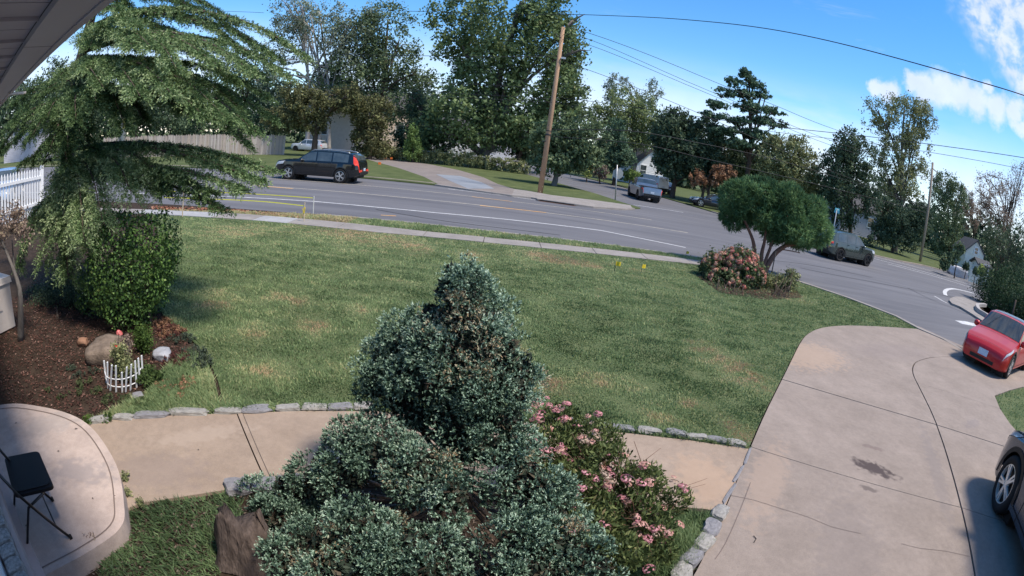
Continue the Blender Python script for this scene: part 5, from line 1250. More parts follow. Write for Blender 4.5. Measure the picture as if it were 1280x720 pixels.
tree('dark_tree', 'dark leafy tree filling the space under the tall pine', gz(905, 246, 55), px_blobs([(900, 190, 30, 22), (930, 205, 36, 22), (905, 210, 30, 16), (950, 215, 25, 20), (880, 160, 16, 14)], 55), 'dark', 5000, .48, 'brown', .3, 49, gap=.28)
tree('olive_tree', 'olive green loose tree right of the tall pine', gz(985, 275, 46), px_blobs([(985, 195, 28, 26), (1008, 212, 22, 26), (965, 200, 20, 26), (1000, 185, 14, 16), (985, 225, 26, 18), (1018, 230, 14, 20), (970, 180, 16, 14)], 46), 'olive', 6200, .38, 'brown', .3, 50, gap=.33)
tree('dark_tree', 'rounded almost black tree behind the street sign', gz(1063, 300, 43), px_blobs([(1060, 180, 18, 24), (1075, 195, 16, 28), (1050, 205, 22, 26), (1045, 235, 22, 26), (1070, 230, 22, 28), (1055, 265, 24, 22), (1040, 215, 12, 20)], 43), 'dark', 6000, .38, 'brown', .35, 51, gap=.28)
tree('tall_tree', 'tallest tree at right with flat broad top and sky showing through', gz(1118, 312, 44), px_blobs([(1105, 140, 26, 16), (1135, 135, 32, 14), (1155, 150, 16, 22), (1120, 165, 34, 20), (1145, 175, 24, 20), (1110, 195, 24, 22), (1140, 205, 26, 20), (1125, 230, 34, 20), (1090, 150, 12, 14), (1105, 220, 20, 20)], 44), 'olive', 8200, .36, 'grey', .4, 52, gap=.42, limbs=14)
tree('leafy_thicket', 'mid green leafy thicket below the tallest tree at the roadside', gz(1115, 318, 41), px_blobs([(1115, 268, 26, 20), (1135, 280, 24, 22), (1105, 290, 22, 18), (1150, 270, 16, 24), (1090, 255, 12, 18), (1125, 300, 26, 12), (1085, 300, 14, 10)], 41), leafmat('leaf_thicket', ramp3((0.024, 0.045, 0.03), (0.0675, 0.112, 0.0675), (0.15, 0.195, 0.135))), 7000, .34, 'brown', .2, 53, gap=.26)
tree('broad_tree', 'green bushy tree just right of the right utility pole', gz(1187, 326, 50), px_blobs([(1180, 235, 22, 20), (1195, 250, 16, 22), (1175, 265, 18, 22), (1190, 290, 20, 20), (1172, 300, 14, 16), (1185, 315, 16, 10)], 50), 'maple', 4600, .42, 'brown', .3, 54, gap=.30)
tree('bare_tree', 'thin half bare tree with reddish leaves at the right edge', gz(1248, 340, 52), px_blobs([(1240, 235, 26, 22), (1262, 245, 20, 26), (1225, 250, 14, 20), (1245, 270, 30, 22), (1275, 225, 12, 22)], 52), 'bare', 3000, .40, 'brown', .22, 55, gap=.45, limbs=14, stems=[(-.8, 0), (.9, .4), (2.0, 0)])
tree('bare_tree', 'thin half bare tree left of the cream cottage roof', gz(1214, 318, 60), px_blobs([(1208, 248, 14, 16), (1216, 270, 18, 18), (1200, 262, 10, 14)], 60), 'bare', 1300, .42, 'brown', .2, 56, gap=.42, limbs=10)
tree('tangled_thicket', 'dark tangled undergrowth above the clipped hedge at right', gz(1252, 338, 46), px_blobs([(1245, 300, 24, 20), (1270, 310, 20, 26), (1230, 315, 14, 16), (1262, 330, 26, 14), (1285, 290, 16, 24)], 46), 'dark', 4600, .36, 'brown', .12, 57, gap=.34, limbs=10, stems=[(-1.5, 0), (0, 0), (1.5, 0)])
tree('small_shrub', 'small dark rounded shrub left of the board fence', AD(1208, 336, 53).xy.to_3d(), px_blobs([(1208, 333, 4.5, 5)], AD(1208, 336, 53).y), 'dark', 500, .22, 'brown', .05, 58, limbs=0, cat='shrub')
tree('small_shrub', 'pointed dark shrub right of the board fence', AD(1220, 342, 50).xy.to_3d(), px_blobs([(1220, 339, 4, 5)], AD(1220, 342, 50).y), 'dark', 500, .22, 'brown', .05, 59, limbs=0, cat='shrub')
tree('small_shrub', 'yellow green shrub at the hedge end by the board fence', AD(1227, 342, 48).xy.to_3d(), px_blobs([(1227, 338, 5, 6)], AD(1227, 342, 48).y), 'yellow', 600, .22, 'brown', .05, 60, limbs=0, cat='shrub')
tree('dark_tree', 'dark tree mass behind the plank fence seen between cedar boughs', gz(300, 180, 66), px_blobs([(260, 130, 30, 30), (300, 120, 34, 34), (335, 130, 28, 34), (320, 80, 26, 30), (280, 90, 26, 30), (340, 155, 22, 18), (240, 150, 20, 16)], 66), 'dark', 4200, .55, 'brown', .4, 62, gap=.28)
tree('dark_tree', 'dark leafy tree behind the pale weathered pole at far left', gz(170, 180, 52), px_blobs([(130, 135, 28, 26), (170, 130, 30, 28), (205, 135, 26, 28), (185, 105, 26, 22), (150, 110, 26, 22), (220, 155, 18, 12)], 52), 'dark', 4200, .5, 'brown', .4, 63, gap=.26)
q_ = AD(85, 170, 62); tree('dark_tree', 'dark tree beside the pale two storey house at far left', Vector((q_.x, q_.y, 0)), px_blobs([(85, 125, 30, 28), (70, 100, 26, 26), (110, 120, 24, 26), (40, 115, 24, 16), (15, 125, 22, 14)], q_.y), 'dark', 3600, .5, 'brown', .4, 64, gap=.26)
q_ = AD(1196, 334, 49); tree('roadside_shrub', 'loose green shrub screening the left side of the cream cottage', Vector((q_.x, q_.y, 0)), px_blobs([(1192, 322, 9, 10), (1183, 328, 9, 9), (1199, 312, 6, 9)], q_.y), 'maple', 1100, .3, 'brown', .08, 66, limbs=3, cat='shrub')
# tall pine with flat layered boughs
pads = [(932, 92, 10, 8), (918, 102, 13, 7), (944, 105, 14, 8), (905, 116, 14, 6), (928, 118, 18, 7), (955, 118, 12, 7), (896, 131, 17, 6), (938, 134, 24, 7), (968, 138, 14, 6), (890, 145, 18, 6), (920, 150, 22, 6), (958, 152, 24, 7), (905, 163, 24, 6), (945, 168, 26, 7), (978, 155, 9, 5), (925, 180, 30, 7), (965, 182, 18, 8)]
pine = tree('pine_tree', 'tall dark pine with flat layered boughs against the sky', gz(930, 250, 50), px_blobs(pads, 50), 'pine', 6800, .42, 'brown', .36, 61, flat=.6, clump=.55, limbs=16, inner=.1)
# vines on the wire fence, hedge at right
hv = np.array([list(va.lerp(vb, t)) for t in np.linspace(0, 1, 14)])
hb_ = [(Vector((p[0], p[1], .75+.15*math.sin(i*2.3))), (1.0, .45, .75)) for i, p in enumerate(hv)]
me = crown_mesh(hb_, 5200, .30, 71, .5); me.transform(Matrix.Translation(-Vector(vf.location))); link('vine', me, LV['olive'], vf)
hg = thing('hedge', 'tall dark clipped hedge at the right edge beside the traffic island', 'hedge', P(1262, 405))
hbl = []
for (u, v, Y, rx, rz2) in ((1236, 363, 20.0, 1.0, 1.0), (1250, 367, 18.6, 1.0, 1.05), (1265, 375, 17.0, 1.0, 1.0), (1280, 384, 15.6, 1.0, 1.0), (1300, 392, 14.4, 1.1, 1.1), (1330, 400, 13.5, 1.2, 1.2), (1243, 381, 18.2, .8, .8), (1258, 389, 17.0, .8, .8), (1275, 400, 15.6, .9, .8), (1234, 350, 20.5, .7, .7), (1255, 352, 19.5, 1.0, .9), (1275, 360, 18.0, 1.1, 1.0)):
    hbl.append((AT(u, v, Y), (rx, rx, rz2)))
me = crown_mesh(hbl, 11000, .17, 72, .5, inner=.45); me.transform(Matrix.Translation(-Vector(hg.location)))
link('foliage', me, leafmat('leaf_hedge', ramp3((0.0128, 0.032, 0.016), (0.0384, 0.0768, 0.0352), (0.088, 0.136, 0.064))), hg)
MB().tube([P(1262, 405), P(1262, 405)+Vector((0, 0, 1.2))], .06, 6).build('stem', BARK['brown'], hg, True)
# far woods behind everything
wb2 = []
gw = random.Random(5)
for i in range(46):
    az = R(-62+i*3.1); dd = gw.uniform(105, 135); hh = gw.uniform(9.5, 14.5) if az < 0 else gw.uniform(7.5, 10)
    wb2.append((Vector((math.sin(az)*dd, math.cos(az)*dd, hh*.5)), (gw.uniform(5, 9), 4, hh*.62)))
fw = link('far_woods', crown_mesh(wb2, 16000, 1.9, 73, .75, inner=.25), LV['dark']); tag(fw, kind='stuff')

# ---- clipped looking pine shrub on the corner
ps = P(951, 342); Yp = ps.y+.4
pb = px_blobs([(925, 250, 26, 25), (950, 242, 32, 20), (985, 258, 34, 26, -.2), (1010, 272, 26, 26), (1022, 290, 18, 22), (990, 285, 32, 20, -.3), (955, 268, 34, 20), (918, 270, 18, 16, .2), (970, 285, 20, 14), (1000, 302, 20, 10), (938, 280, 18, 8)], Yp)
pst = thing('pine_shrub', 'rounded bright green pine shrub with reddish trunks on the lawn corner', 'tree', ps)
g_ = np.random.default_rng(81)
pt, out, t = blob_pts(pb, 9800, g_, .70, .6)
pt = pt+out*((n3(pt, 4.5, 31)-.5)*.34)[:, None]; kp = n3(pt, 5.5, 32) > .27; pt, out, t = pt[kp], out[kp], t[kp]
nn = 7; k = np.repeat(np.arange(len(pt)), nn)
ax = nrm(out[k]*.7+g_.normal(size=(len(k), 3))*.55+np.array([0, 0, .45])); ln = g_.uniform(.10, .20, len(k))
tint = .08+.62*(n3(pt, 4.2, 5)[k])*1.0+g_.normal(0, .11, len(k))+.12*(t[k]-.8)
V = leaves(pt[k]+ax*ln[:, None]/2-np.array(list(ps)), ax, g_.normal(size=(len(k), 3)), ln, .026)
link('crown', np_mesh('crown', V, tint), leafmat('needle_bright', [(0, (0.0308, 0.0644, 0.0336)), (.35, (0.098, 0.182, 0.0812)), (.7, (0.238, 0.378, 0.168)), (1, (0.42, 0.56, 0.28))], trans=.2), pst)
mb = MB()
for (pts, r0) in (([(951, 340), (944, 322), (941, 300), (930, 275)], .10), ([(953, 341), (952, 318), (956, 300), (958, 275)], .09), ([(956, 341), (968, 318), (985, 305), (1005, 290)], .12), ([(957, 340), (973, 312), (1000, 305), (1022, 300)], .07), ([(952, 340), (962, 312), (968, 296), (985, 270)], .07), ([(955, 330), (968, 320), (975, 312), (1000, 316)], .035)):
    q_ = [AT(u, v, Yp-.2) for u, v in pts]; q_[0] = Vector((ps.x+(pts[0][0]-953)*.025, ps.y, -.05))
    mb.tube(smooth_line(q_, 4), [r0*(1-.05*i) for i in range(13)], 8)
mb.build('trunk', BARK['red'], pst, True)

# ---- hydrangea in front of it
def shrub_root(name, label, base, cat='shrub'): return thing(name, label, cat, base)
hyb = P(915, 366); hyd = shrub_root('hydrangea', 'broad hydrangea covered in faded reddish pink flower heads on the lawn corner', hyb)
Yh = 13.2
hbls = px_blobs([(900, 335, 22, 20), (925, 330, 28, 20), (935, 345, 24, 18, -.4), (905, 350, 22, 14, -.5), (888, 332, 12, 14), (925, 358, 22, 10, -.6)], Yh)
me = crown_mesh(hbls, 5200, .11, 82, .4, inner=.6); me.transform(Matrix.Translation(-hyb))
link('foliage', me, leafmat('leaf_hydrangea', ramp3((0.027, 0.045, 0.021), (0.0825, 0.12, 0.051), (0.18, 0.195, 0.09), (0.3, 0.255, 0.135))), hyd)
mb = MB()
for i in range(9): mb.tube([hyb+Vector((rnd.uniform(-.4, .4), rnd.uniform(0, .5), 0)), hbls[i % 6][0]], [.015, .006], 5)
mb.build('stem', BARK['brown'], hyd, True)
def flower_head_mesh(seed, n=46, r=.5, s=.34):
    g = np.random.default_rng(seed); d = nrm(g.normal(size=(n, 3))); d[:, 2] = np.abs(d[:, 2])*1.0-.25
    V = leaves(d*r*np.array([1, 1, .75]), np.cross(d, g.normal(size=(n, 3))), d+g.normal(size=(n, 3))*.25, s, s*.9)
    return np_mesh('flower_head', V, g.uniform(0, 1, n))
hm = [leafmat('petal_'+nm, [(0, a), (1, b)], trans=.2, rough=.7) for nm, a, b in (('rose', (.48, .14, .12), (.70, .32, .27)), ('salmon', (.55, .25, .18), (.76, .46, .35)), ('tan', (.48, .33, .22), (.64, .50, .37)), ('crimson', (.36, .06, .07), (.55, .15, .14)))]
fhs = []
for i in range(8):
    m_ = flower_head_mesh(90+i); m_.materials.append(hm[(0, 1, 2, 3, 0, 1, 1, 2)[i]]); fhs.append(m_)
pt, out, t = blob_pts(hbls, 460, np.random.default_rng(83), .95, 1)
cnt = 0
for p, d in zip(pt, out):
    if d[2] < -.15 or d[1] > .55: continue
    up_ = (p[2]-.3)/1.0
    o = link('flower_head', fhs[rnd.choice([0, 3, 4, 3] if up_ > .7 and rnd.random() < .75 else [1, 1, 0, 0, 2, 5, 6, 4])], None, hyd)
    o.location = Vector(p)-hyb; o.rotation_euler = Vector(d).to_track_quat('Z', 'Y').to_euler(); s_ = rnd.uniform(.10, .17); o.scale = (s_, s_, s_*.9); cnt += 1
    if cnt >= 220: break
# low shrub right of it
lsb = P(975, 372); lsh = shrub_root('low_shrub', 'small twiggy dark green shrub right of the hydrangea', lsb)
lbl = px_blobs([(965, 355, 16, 12), (980, 352, 16, 10), (955, 362, 12, 8), (985, 360, 10, 8), (990, 345, 9, 8)], 13.0)
me = crown_mesh(lbl, 2000, .09, 84, .5, inner=.3); me.transform(Matrix.Translation(-lsb)); link('foliage', me, LV['olive'], lsh)
mb = MB()
for i in range(16): mb.tube([lsb+Vector((rnd.uniform(-.3, .3), 0, 0)), lbl[i % 5][0]+Vector((rnd.uniform(-.2, .2), rnd.uniform(-.2, .2), rnd.uniform(.0, .28)))], [.012, .004], 4)
mb.build('stem', BARK['brown'], lsh, True)

# ---- boxwood
bb = P(168, 412); box_ = shrub_root('boxwood', 'large rounded glossy leaved shrub at the left edge of the lawn', bb)
Yb = 5.15
bl_ = px_blobs([(165, 320, 62, 50), (150, 345, 58, 45), (180, 345, 50, 45), (160, 375, 55, 30), (140, 300, 40, 35), (195, 310, 36, 36), (175, 395, 26, 16), (120, 370, 30, 26)], Yb)
g_ = np.random.default_rng(85)
pt, out, t = blob_pts(bl_, 17000, g_, .86, .8)
pt = pt+out*((n3(pt, 5.5, 41)-.5)*.30)[:, None]; nor = nrm(out+g_.normal(size=out.shape)*.7+np.array([0, 0, .25])); s_ = g_.uniform(.032, .060, len(pt))
tint = .40+.45*(n3(pt, 9, 6)-.5)+g_.normal(0, .17, len(pt))
V = leaves(pt+g_.normal(0, .035, pt.shape)-np.array(list(bb)), g_.normal(size=pt.shape), nor, s_, s_*.62)
link('foliage', np_mesh('foliage', V, tint), leafmat('leaf_boxwood', [(0, (0.0216, 0.0468, 0.018)), (.4, (0.072, 0.144, 0.0396)), (.75, (0.154, 0.26, 0.063)), (1, (0.306, 0.396, 0.126))], trans=.2, rough=.45, spec=.22), box_)
mb = MB()
for i in range(8): mb.tube([bb+Vector((rnd.uniform(-.2, .2), rnd.uniform(0, .3), -.05)), bl_[i][0]], [.03, .012], 6)
mb.build('stem', BARK['brown'], box_, True)

# ---- weeping cedar
cb = AT(80, 222, 5.7); cb.z = 0.0; ced = thing('cedar_tree', 'big weeping blue green cedar filling the upper left', 'tree', cb)
g_ = np.random.default_rng(86); r_ = random.Random(86)
twm = MB(); NB = []; tuft_p, tuft_a, tuft_t = [], [], []
axis_pts = smooth_line([cb+Vector((0, 0, -.1)), cb+Vector((.1, 0, 1.6)), cb+Vector((.0, .1, 3.2)), cb+Vector((.25, .1, 5.0)), cb+Vector((.3, .0, 7.2))], 4)
twm.tube(axis_pts, [.20-.010*i for i in range(len(axis_pts))], 10)
def bough(tip, hgt, lift=.35, dens=1.0, light=0.0, wide=.55):
    i0 = min(range(len(axis_pts)), key=lambda i: abs(axis_pts[i].z-hgt)); a = axis_pts[i0].copy(); tip = Vector(tip); L_ = (tip-a).length
    m1 = a.lerp(tip, .35)+Vector((r_.uniform(-.1, .1), r_.uniform(-.1, .1), lift*L_*.32)); m2 = a.lerp(tip, .75)+Vector((r_.uniform(-.1, .1), r_.uniform(-.1, .1), lift*L_*.30))
    pts = smooth_line([a, m1, m2, tip], 5); n_ = len(pts); r0 = .010+.006*L_
    twm.tube(pts, [r0*(1-.85*i/(n_-1)) for i in range(n_)], 6)
    nt = int(66*L_*dens)
    for j in range(nt):
        t = r_.uniform(.22, 1.0); f = t*(n_-1); i = min(n_-2, int(f)); p = pts[i].lerp(pts[i+1], f-i); dd = (pts[i+1]-pts[i]).normalized()
        sd = dd.cross(Vector((0, 0, 1))).normalized()*r_.choice((-1, 1)); ln = r_.uniform(.25, 1)*wide*(1.15-.6*t)
        d0 = (sd*r_.uniform(.4, 1)+dd*r_.uniform(.3, .9)+Vector((0, 0, r_.uniform(-.1, .25)))).normalized()
        q = p.copy(); m = max(4, int(ln/.055)); dr_ = r_.uniform(.07, .16); tw_l = light+r_.uniform(-.12, .12)
        for s in range(m):
            u_ = s/m; d0 = (d0+Vector((0, 0, -dr_))).normalized(); q = q+d0*(ln/m)
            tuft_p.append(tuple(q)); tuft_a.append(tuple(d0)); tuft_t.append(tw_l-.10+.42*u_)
for (u, v, Y, h_, li) in ((15, 155, 4.5, 3.3, -.05), (40, 170, 4.4, 3.1, -.1), (62, 188, 4.4, 3.0, -.1), (8, 185, 4.7, 3.0, -.15), (85, 205, 4.5, 2.8, -.1), (28, 205, 4.6, 2.8, -.15), (150, 12, 5.0, 4.6, .1), (128, 32, 4.9, 4.2, .1), (172, 32, 4.9, 4.2, .15), (112, 58, 4.8, 4.0, .1), (160, 5, 5.8, 5.0, 0), (190, 60, 4.7, 4.0, .15), (145, 95, 4.5, 3.6, .1), (120, 130, 4.5, 3.4, .05), (155, 160, 4.6, 3.2, 0), (140, 40, 5.2, 4.2, .1), (200, 35, 5.8, 4.4, .1), (245, 60, 6.0, 4.3, .1), (205, 62, 5.2, 4.0, .1), (300, 62, 6.0, 4.3, .05), (345, 70, 6.2, 4.4, .1), (385, 72, 6.4, 4.4, .2), (360, 95, 6.0, 4.0, .15), (335, 120, 6.2, 3.8, .05), (330, 95, 6.3, 4.0, .1), (345, 150, 6.6, 3.6, 0), (300, 135, 6.0, 3.6, 0), (255, 105, 5.4, 3.8, .05), (200, 95, 4.9, 3.8, .1), (150, 85, 4.8, 3.8, .05), (115, 80, 4.7, 3.8, .15), (75, 95, 4.8, 3.8, .1), (45, 120, 5.0, 3.7, 0), (10, 160, 5.0, 3.5, -.1), (30, 180, 5.4, 3.2, -.15), (70, 170, 5.0, 3.3, -.1), (110, 160, 4.8, 3.4, -.05), (150, 140, 4.8, 3.5, -.05), (180, 150, 5.4, 3.2, -.1), (230, 140, 5.6, 3.4, 0), (310, 180, 6.2, 3.3, 0), (60, 200, 5.4, 2.8, -.2), (120, 190, 5.0, 2.9, -.1), (20, 130, 5.4, 3.7, -.1), (290, 100, 5.6, 3.9, 0), (250, 130, 6.6, 3.6, -.1), (165, 20, 5.6, 4.8, 0), (240, 10, 6.0, 5.0, -.1), (290, 25, 6.3, 5.0, -.1), (120, 10, 5.8, 5.0, 0), (100, 130, 5.3, 3.6, 0), (0, 190, 5.6, 3.2, -.2), (130, 120, 6.8, 3.9, -.1), (310, 50, 6.6, 4.8, 0),
        (130, 110, 4.4, 3.6, .15), (175, 120, 4.3, 3.6, .15), (215, 118, 4.5, 3.6, .2), (95, 150, 4.3, 3.3, .05), (60, 145, 4.4, 3.3, .05), (30, 150, 4.7, 3.4, 0), (85, 185, 4.5, 3.0, -.05), (255, 145, 4.9, 3.5, .1), (285, 150, 5.1, 3.5, .1), (320, 165, 5.5, 3.5, .05), (165, 60, 4.6, 4.0, .2), (220, 85, 4.7, 4.0, .2), (270, 80, 5.1, 4.1, .2), (315, 90, 5.4, 4.1, .2), (20, 175, 4.8, 3.1, -.1), (45, 200, 4.8, 2.9, -.1),
        (340, 213, 5.7, 2.3, .2), (325, 225, 5.4, 2.2, .15), (300, 235, 5.2, 2.1, .15), (278, 262, 5.1, 2.1, 0), (262, 240, 5.2, 2.1, .05), (235, 225, 5.2, 2.0, -.05), (205, 240, 5.2, 1.9, -.1), (300, 215, 5.6, 2.3, .1)):
    bough(AT(u, v, Y), h_, .26 if v < 200 else .12, light=li, wide=.46 if v < 200 else .40, dens=1.0)
for (u, v, Y, h_, li) in ((30, 300, 4.6, 1.75, .2), (55, 330, 4.5, 1.8, .15), (85, 345, 4.5, 1.8, .15), (205, 236, 5.3, 1.95, .25), (110, 315, 4.5, 1.8, .25), (35, 275, 4.8, 1.8, .15), (70, 300, 4.4, 1.8, .2), (105, 300, 4.3, 1.9, .25), (128, 275, 4.6, 1.9, .3), (165, 243, 4.9, 1.95, .3), (80, 275, 4.5, 1.9, .3), (25, 330, 4.7, 1.7, 0), (60, 260, 4.8, 1.9, .15)):
    bough(AT(u, v, Y), h_, .45, dens=1.15, light=li, wide=.6)
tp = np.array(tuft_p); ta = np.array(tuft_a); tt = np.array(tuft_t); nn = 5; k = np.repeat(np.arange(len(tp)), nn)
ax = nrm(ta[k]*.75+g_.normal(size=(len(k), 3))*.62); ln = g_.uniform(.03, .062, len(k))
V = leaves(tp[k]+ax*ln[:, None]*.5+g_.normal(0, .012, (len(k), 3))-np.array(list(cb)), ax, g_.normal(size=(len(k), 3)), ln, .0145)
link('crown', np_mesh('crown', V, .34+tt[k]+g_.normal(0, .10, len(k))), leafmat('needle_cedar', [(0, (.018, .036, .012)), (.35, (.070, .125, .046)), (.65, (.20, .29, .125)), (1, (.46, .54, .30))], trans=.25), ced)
twm.build('trunk', BARK['brown'], ced, True)
print('cedar tufts', len(tp))

# ---- small bare shrub and dark understorey at the left edge
sb = P(25, 424); ssb = shrub_root('bare_shrub', 'small crooked bare trunked shrub beside the pale box', sb)
mb = MB(); mb.tube(smooth_line([sb+Vector((0, 0, -.05)), AT(26, 390, sb.y), AT(24, 360, sb.y), AT(14, 330, sb.y), AT(2, 300, sb.y)], 3), [.06-.0035*i for i in range(13)], 7)
mb.tube([AT(24, 362, sb.y), AT(18, 335, sb.y+.1), AT(15, 300, sb.y+.2)], [.025, .018, .008], 6); mb.tube([AT(14, 330, sb.y), AT(6, 312, sb.y), AT(-4, 305, sb.y)], [.02, .012, .006], 5)
mb.build('trunk', BARK['grey'], ssb, True)
me = crown_mesh(px_blobs([(15, 275, 20, 18), (0, 285, 16, 18), (30, 290, 14, 12)], sb.y+.1), 900, .06, 87, .5); me.transform(Matrix.Translation(-sb)); link('foliage', me, LV['bare'], ssb)
us = P(72, 398); usb = shrub_root('dark_shrub', 'dark low shrub in deep shade under the cedar left of the boxwood', us)
me = crown_mesh(px_blobs([(70, 375, 38, 22), (95, 395, 30, 18), (45, 380, 20, 20), (100, 370, 24, 26)], 5.2), 4200, .06, 88, .5); me.transform(Matrix.Translation(-us)); link('foliage', me, LV['dark'], usb)
mb = MB(); mb.tube([us, AT(70, 375, 5.2)], [.03, .01], 5); mb.build('stem', BARK['brown'], usb, True)

# ---- juniper, tiered clumps
jb = Vector((-.28, 3.0, -.02)); jun = thing('juniper', 'big tiered blue green juniper with bare inner branches at the centre front', 'shrub', jb)
JB = [ # u, v, Y, ru, rv  (spire)
 (570, 341, 3.10, 22, 18), (560, 362, 3.05, 26, 22), (588, 368, 3.05, 24, 24), (572, 395, 2.98, 40, 28), (540, 398, 3.10, 26, 28), (612, 402, 3.08, 26, 30), (510, 428, 3.14, 32, 30), (632, 440, 3.02, 26, 40), (520, 465, 3.0, 42, 36), (480, 470, 3.1, 34, 34), (560, 440, 2.9, 34, 30), (625, 480, 2.92, 32, 40), (500, 500, 3.0, 40, 28), (600, 440, 2.9, 34, 34), (610, 520, 2.85, 36, 34), (560, 520, 3.05, 44, 34),
 (470, 482, 3.02, 26, 30), (540, 478, 2.88, 38, 36), (596, 485, 2.84, 34, 34), (646, 490, 2.88, 24, 34), (515, 522, 2.95, 44, 26), (580, 530, 2.80, 46, 26), (636, 528, 2.74, 30, 28), (585, 440, 2.92, 36, 34), (545, 435, 2.98, 36, 34), (588, 412, 2.98, 34, 26), (480, 448, 3.1, 26, 26), (655, 458, 2.98, 16, 34),
 # middle tier
 (490, 570, 2.62, 58, 40), (530, 590, 2.52, 48, 44), (450, 555, 2.75, 44, 34), (440, 590, 2.6, 40, 34), (655, 600, 2.45, 52, 40), (620, 565, 2.62, 40, 30), (680, 625, 2.35, 40, 36), (590, 560, 2.75, 40, 30), (560, 620, 2.3, 40, 34), (640, 560, 2.7, 30, 26),
 # low spreading arms
 (330, 630, 2.55, 36, 26), (365, 610, 2.62, 38, 26), (400, 605, 2.6, 36, 30), (405, 580, 2.75, 28, 22), (350, 650, 2.4, 34, 24),
 (400, 690, 1.98, 56, 38), (460, 670, 2.02, 60, 40), (520, 690, 1.92, 60, 40), (370, 710, 1.85, 46, 34), (450, 720, 1.75, 70, 36), (540, 725, 1.75, 50, 34), (650, 680, 1.95, 48, 34), (700, 690, 1.95, 52, 36), (740, 710, 1.85, 44, 30), (620, 715, 1.8, 36, 28), (680, 725, 1.75, 60, 34), (690, 650, 2.2, 38, 30)]
jbl = px_blobs([(u, v, ru, rv) for u, v, Y, ru, rv in JB], 1)
jbl = []
for (u, v, Y, ru, rv) in JB:
    c_ = AT(u, v, Y); k_ = PX(c_); jbl.append((c_, (ru*k_*.76, min(ru, rv)*k_*.78, rv*k_*.78)))
g_ = np.random.default_rng(89)
c0_, o0_, t0_ = blob_pts(jbl, 560, g_, .80, .7)
kp = (c0_[:, 2] > .04) & (o0_[:, 2] > -.75); c0_, o0_ = c0_[kp], o0_[kp]
hole = np.array(list(AT(588, 428, 2.80))); dd = np.linalg.norm((c0_-hole)*np.array([1.0, .55, .8]), axis=1)
hole2 = np.array(list(AT(548, 505, 2.85))); d2 = np.linalg.norm((c0_-hole2)*np.array([1.1, .6, 1.3]), axis=1)
kp = (dd > .09) & (d2 > .06); c0_, o0_ = c0_[kp], o0_[kp]; nC = len(c0_)
cr_ = g_.uniform(.06, .135, nC); kk = np.repeat(np.arange(nC), 58)
dirs = nrm(o0_[kk]*.75+g_.normal(size=(len(kk), 3))*.62+np.array([0, 0, .22]))
pt = c0_[kk]+dirs*(cr_[kk]*g_.uniform(.72, 1.12, len(kk)))[:, None]*np.array([1, 1, .85])
cl_t = g_.normal(0, .07, nC)[kk]; dryc = g_.uniform(size=nC) < .05+.22*(np.linalg.norm(c0_-hole, axis=1) < .30)
nn = 8; k = np.repeat(np.arange(len(pt)), nn)
s = g_.uniform(0, 1, len(k)); tl = g_.uniform(.022, .050, len(pt)); ta = nrm(dirs+g_.normal(size=pt.shape)*.28+np.array([0, 0, .15]))
ax = nrm(ta[k]*.85+g_.normal(size=(len(k), 3))*.50); ln = g_.uniform(.015, .030, len(k))*(1.12-.42*s)
pos = pt[k]+ta[k]*(tl[k]*s)[:, None]
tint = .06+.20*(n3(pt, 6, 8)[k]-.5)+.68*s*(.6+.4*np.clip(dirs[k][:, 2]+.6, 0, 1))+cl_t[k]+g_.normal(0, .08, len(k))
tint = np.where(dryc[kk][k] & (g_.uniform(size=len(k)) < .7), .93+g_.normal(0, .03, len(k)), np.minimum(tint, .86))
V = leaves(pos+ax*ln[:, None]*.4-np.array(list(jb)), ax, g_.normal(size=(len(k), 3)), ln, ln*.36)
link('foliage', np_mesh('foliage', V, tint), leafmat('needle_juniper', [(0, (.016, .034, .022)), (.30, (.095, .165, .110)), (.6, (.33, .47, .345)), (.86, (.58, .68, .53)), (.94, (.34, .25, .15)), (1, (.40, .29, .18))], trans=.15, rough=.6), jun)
mb = MB(); jt = [jb+Vector((0, 0, -.05)), jb+Vector((.02, 0, .6)), jb+Vector((-.03, .05, 1.2)), AT(572, 350, 3.08)]
mb.tube(smooth_line(jt, 4), [.085-.006*i for i in range(13)], 9)
r_ = random.Random(3)
for (c_, rr) in jbl:
    a = jb+Vector((0, 0, min(max(.08, c_.z-.35), 1.5)))
    mid = a.lerp(c_, .5)+Vector((0, 0, -.03)); mb.tube(smooth_line([a, mid, c_], 3), [.022-.002*i for i in range(7)], 6)
    for w in range(3):
        e = c_+Vector((r_.uniform(-1, 1)*rr[0], r_.uniform(-1, 1)*rr[1], r_.uniform(-.8, .8)*rr[2]))*.8
        mb.tube([mid.lerp(c_, .4), e], [.008, .002], 4)
mb.build('trunk', pm('juniper_bark', (.12, .085, .065), (.24, .18, .145), scale=9, rough=.9, bump=.5, stretch=(4, 4, 1)), jun, True)
# fill leaves deep inside the juniper, inner shade put into their dark colour
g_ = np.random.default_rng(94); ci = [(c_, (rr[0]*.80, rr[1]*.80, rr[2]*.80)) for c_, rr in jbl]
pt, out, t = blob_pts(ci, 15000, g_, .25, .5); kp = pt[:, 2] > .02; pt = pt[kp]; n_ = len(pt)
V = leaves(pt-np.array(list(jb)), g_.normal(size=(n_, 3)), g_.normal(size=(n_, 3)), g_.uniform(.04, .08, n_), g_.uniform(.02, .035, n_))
link('inner_foliage', np_mesh('inner_foliage', V, g_.uniform(0, 1, n_)), leafmat('leaf_inner', [(0, (.018, .028, .020)), (.7, (.05, .07, .05)), (1, (.11, .085, .06))], trans=0, rough=.9), jun)
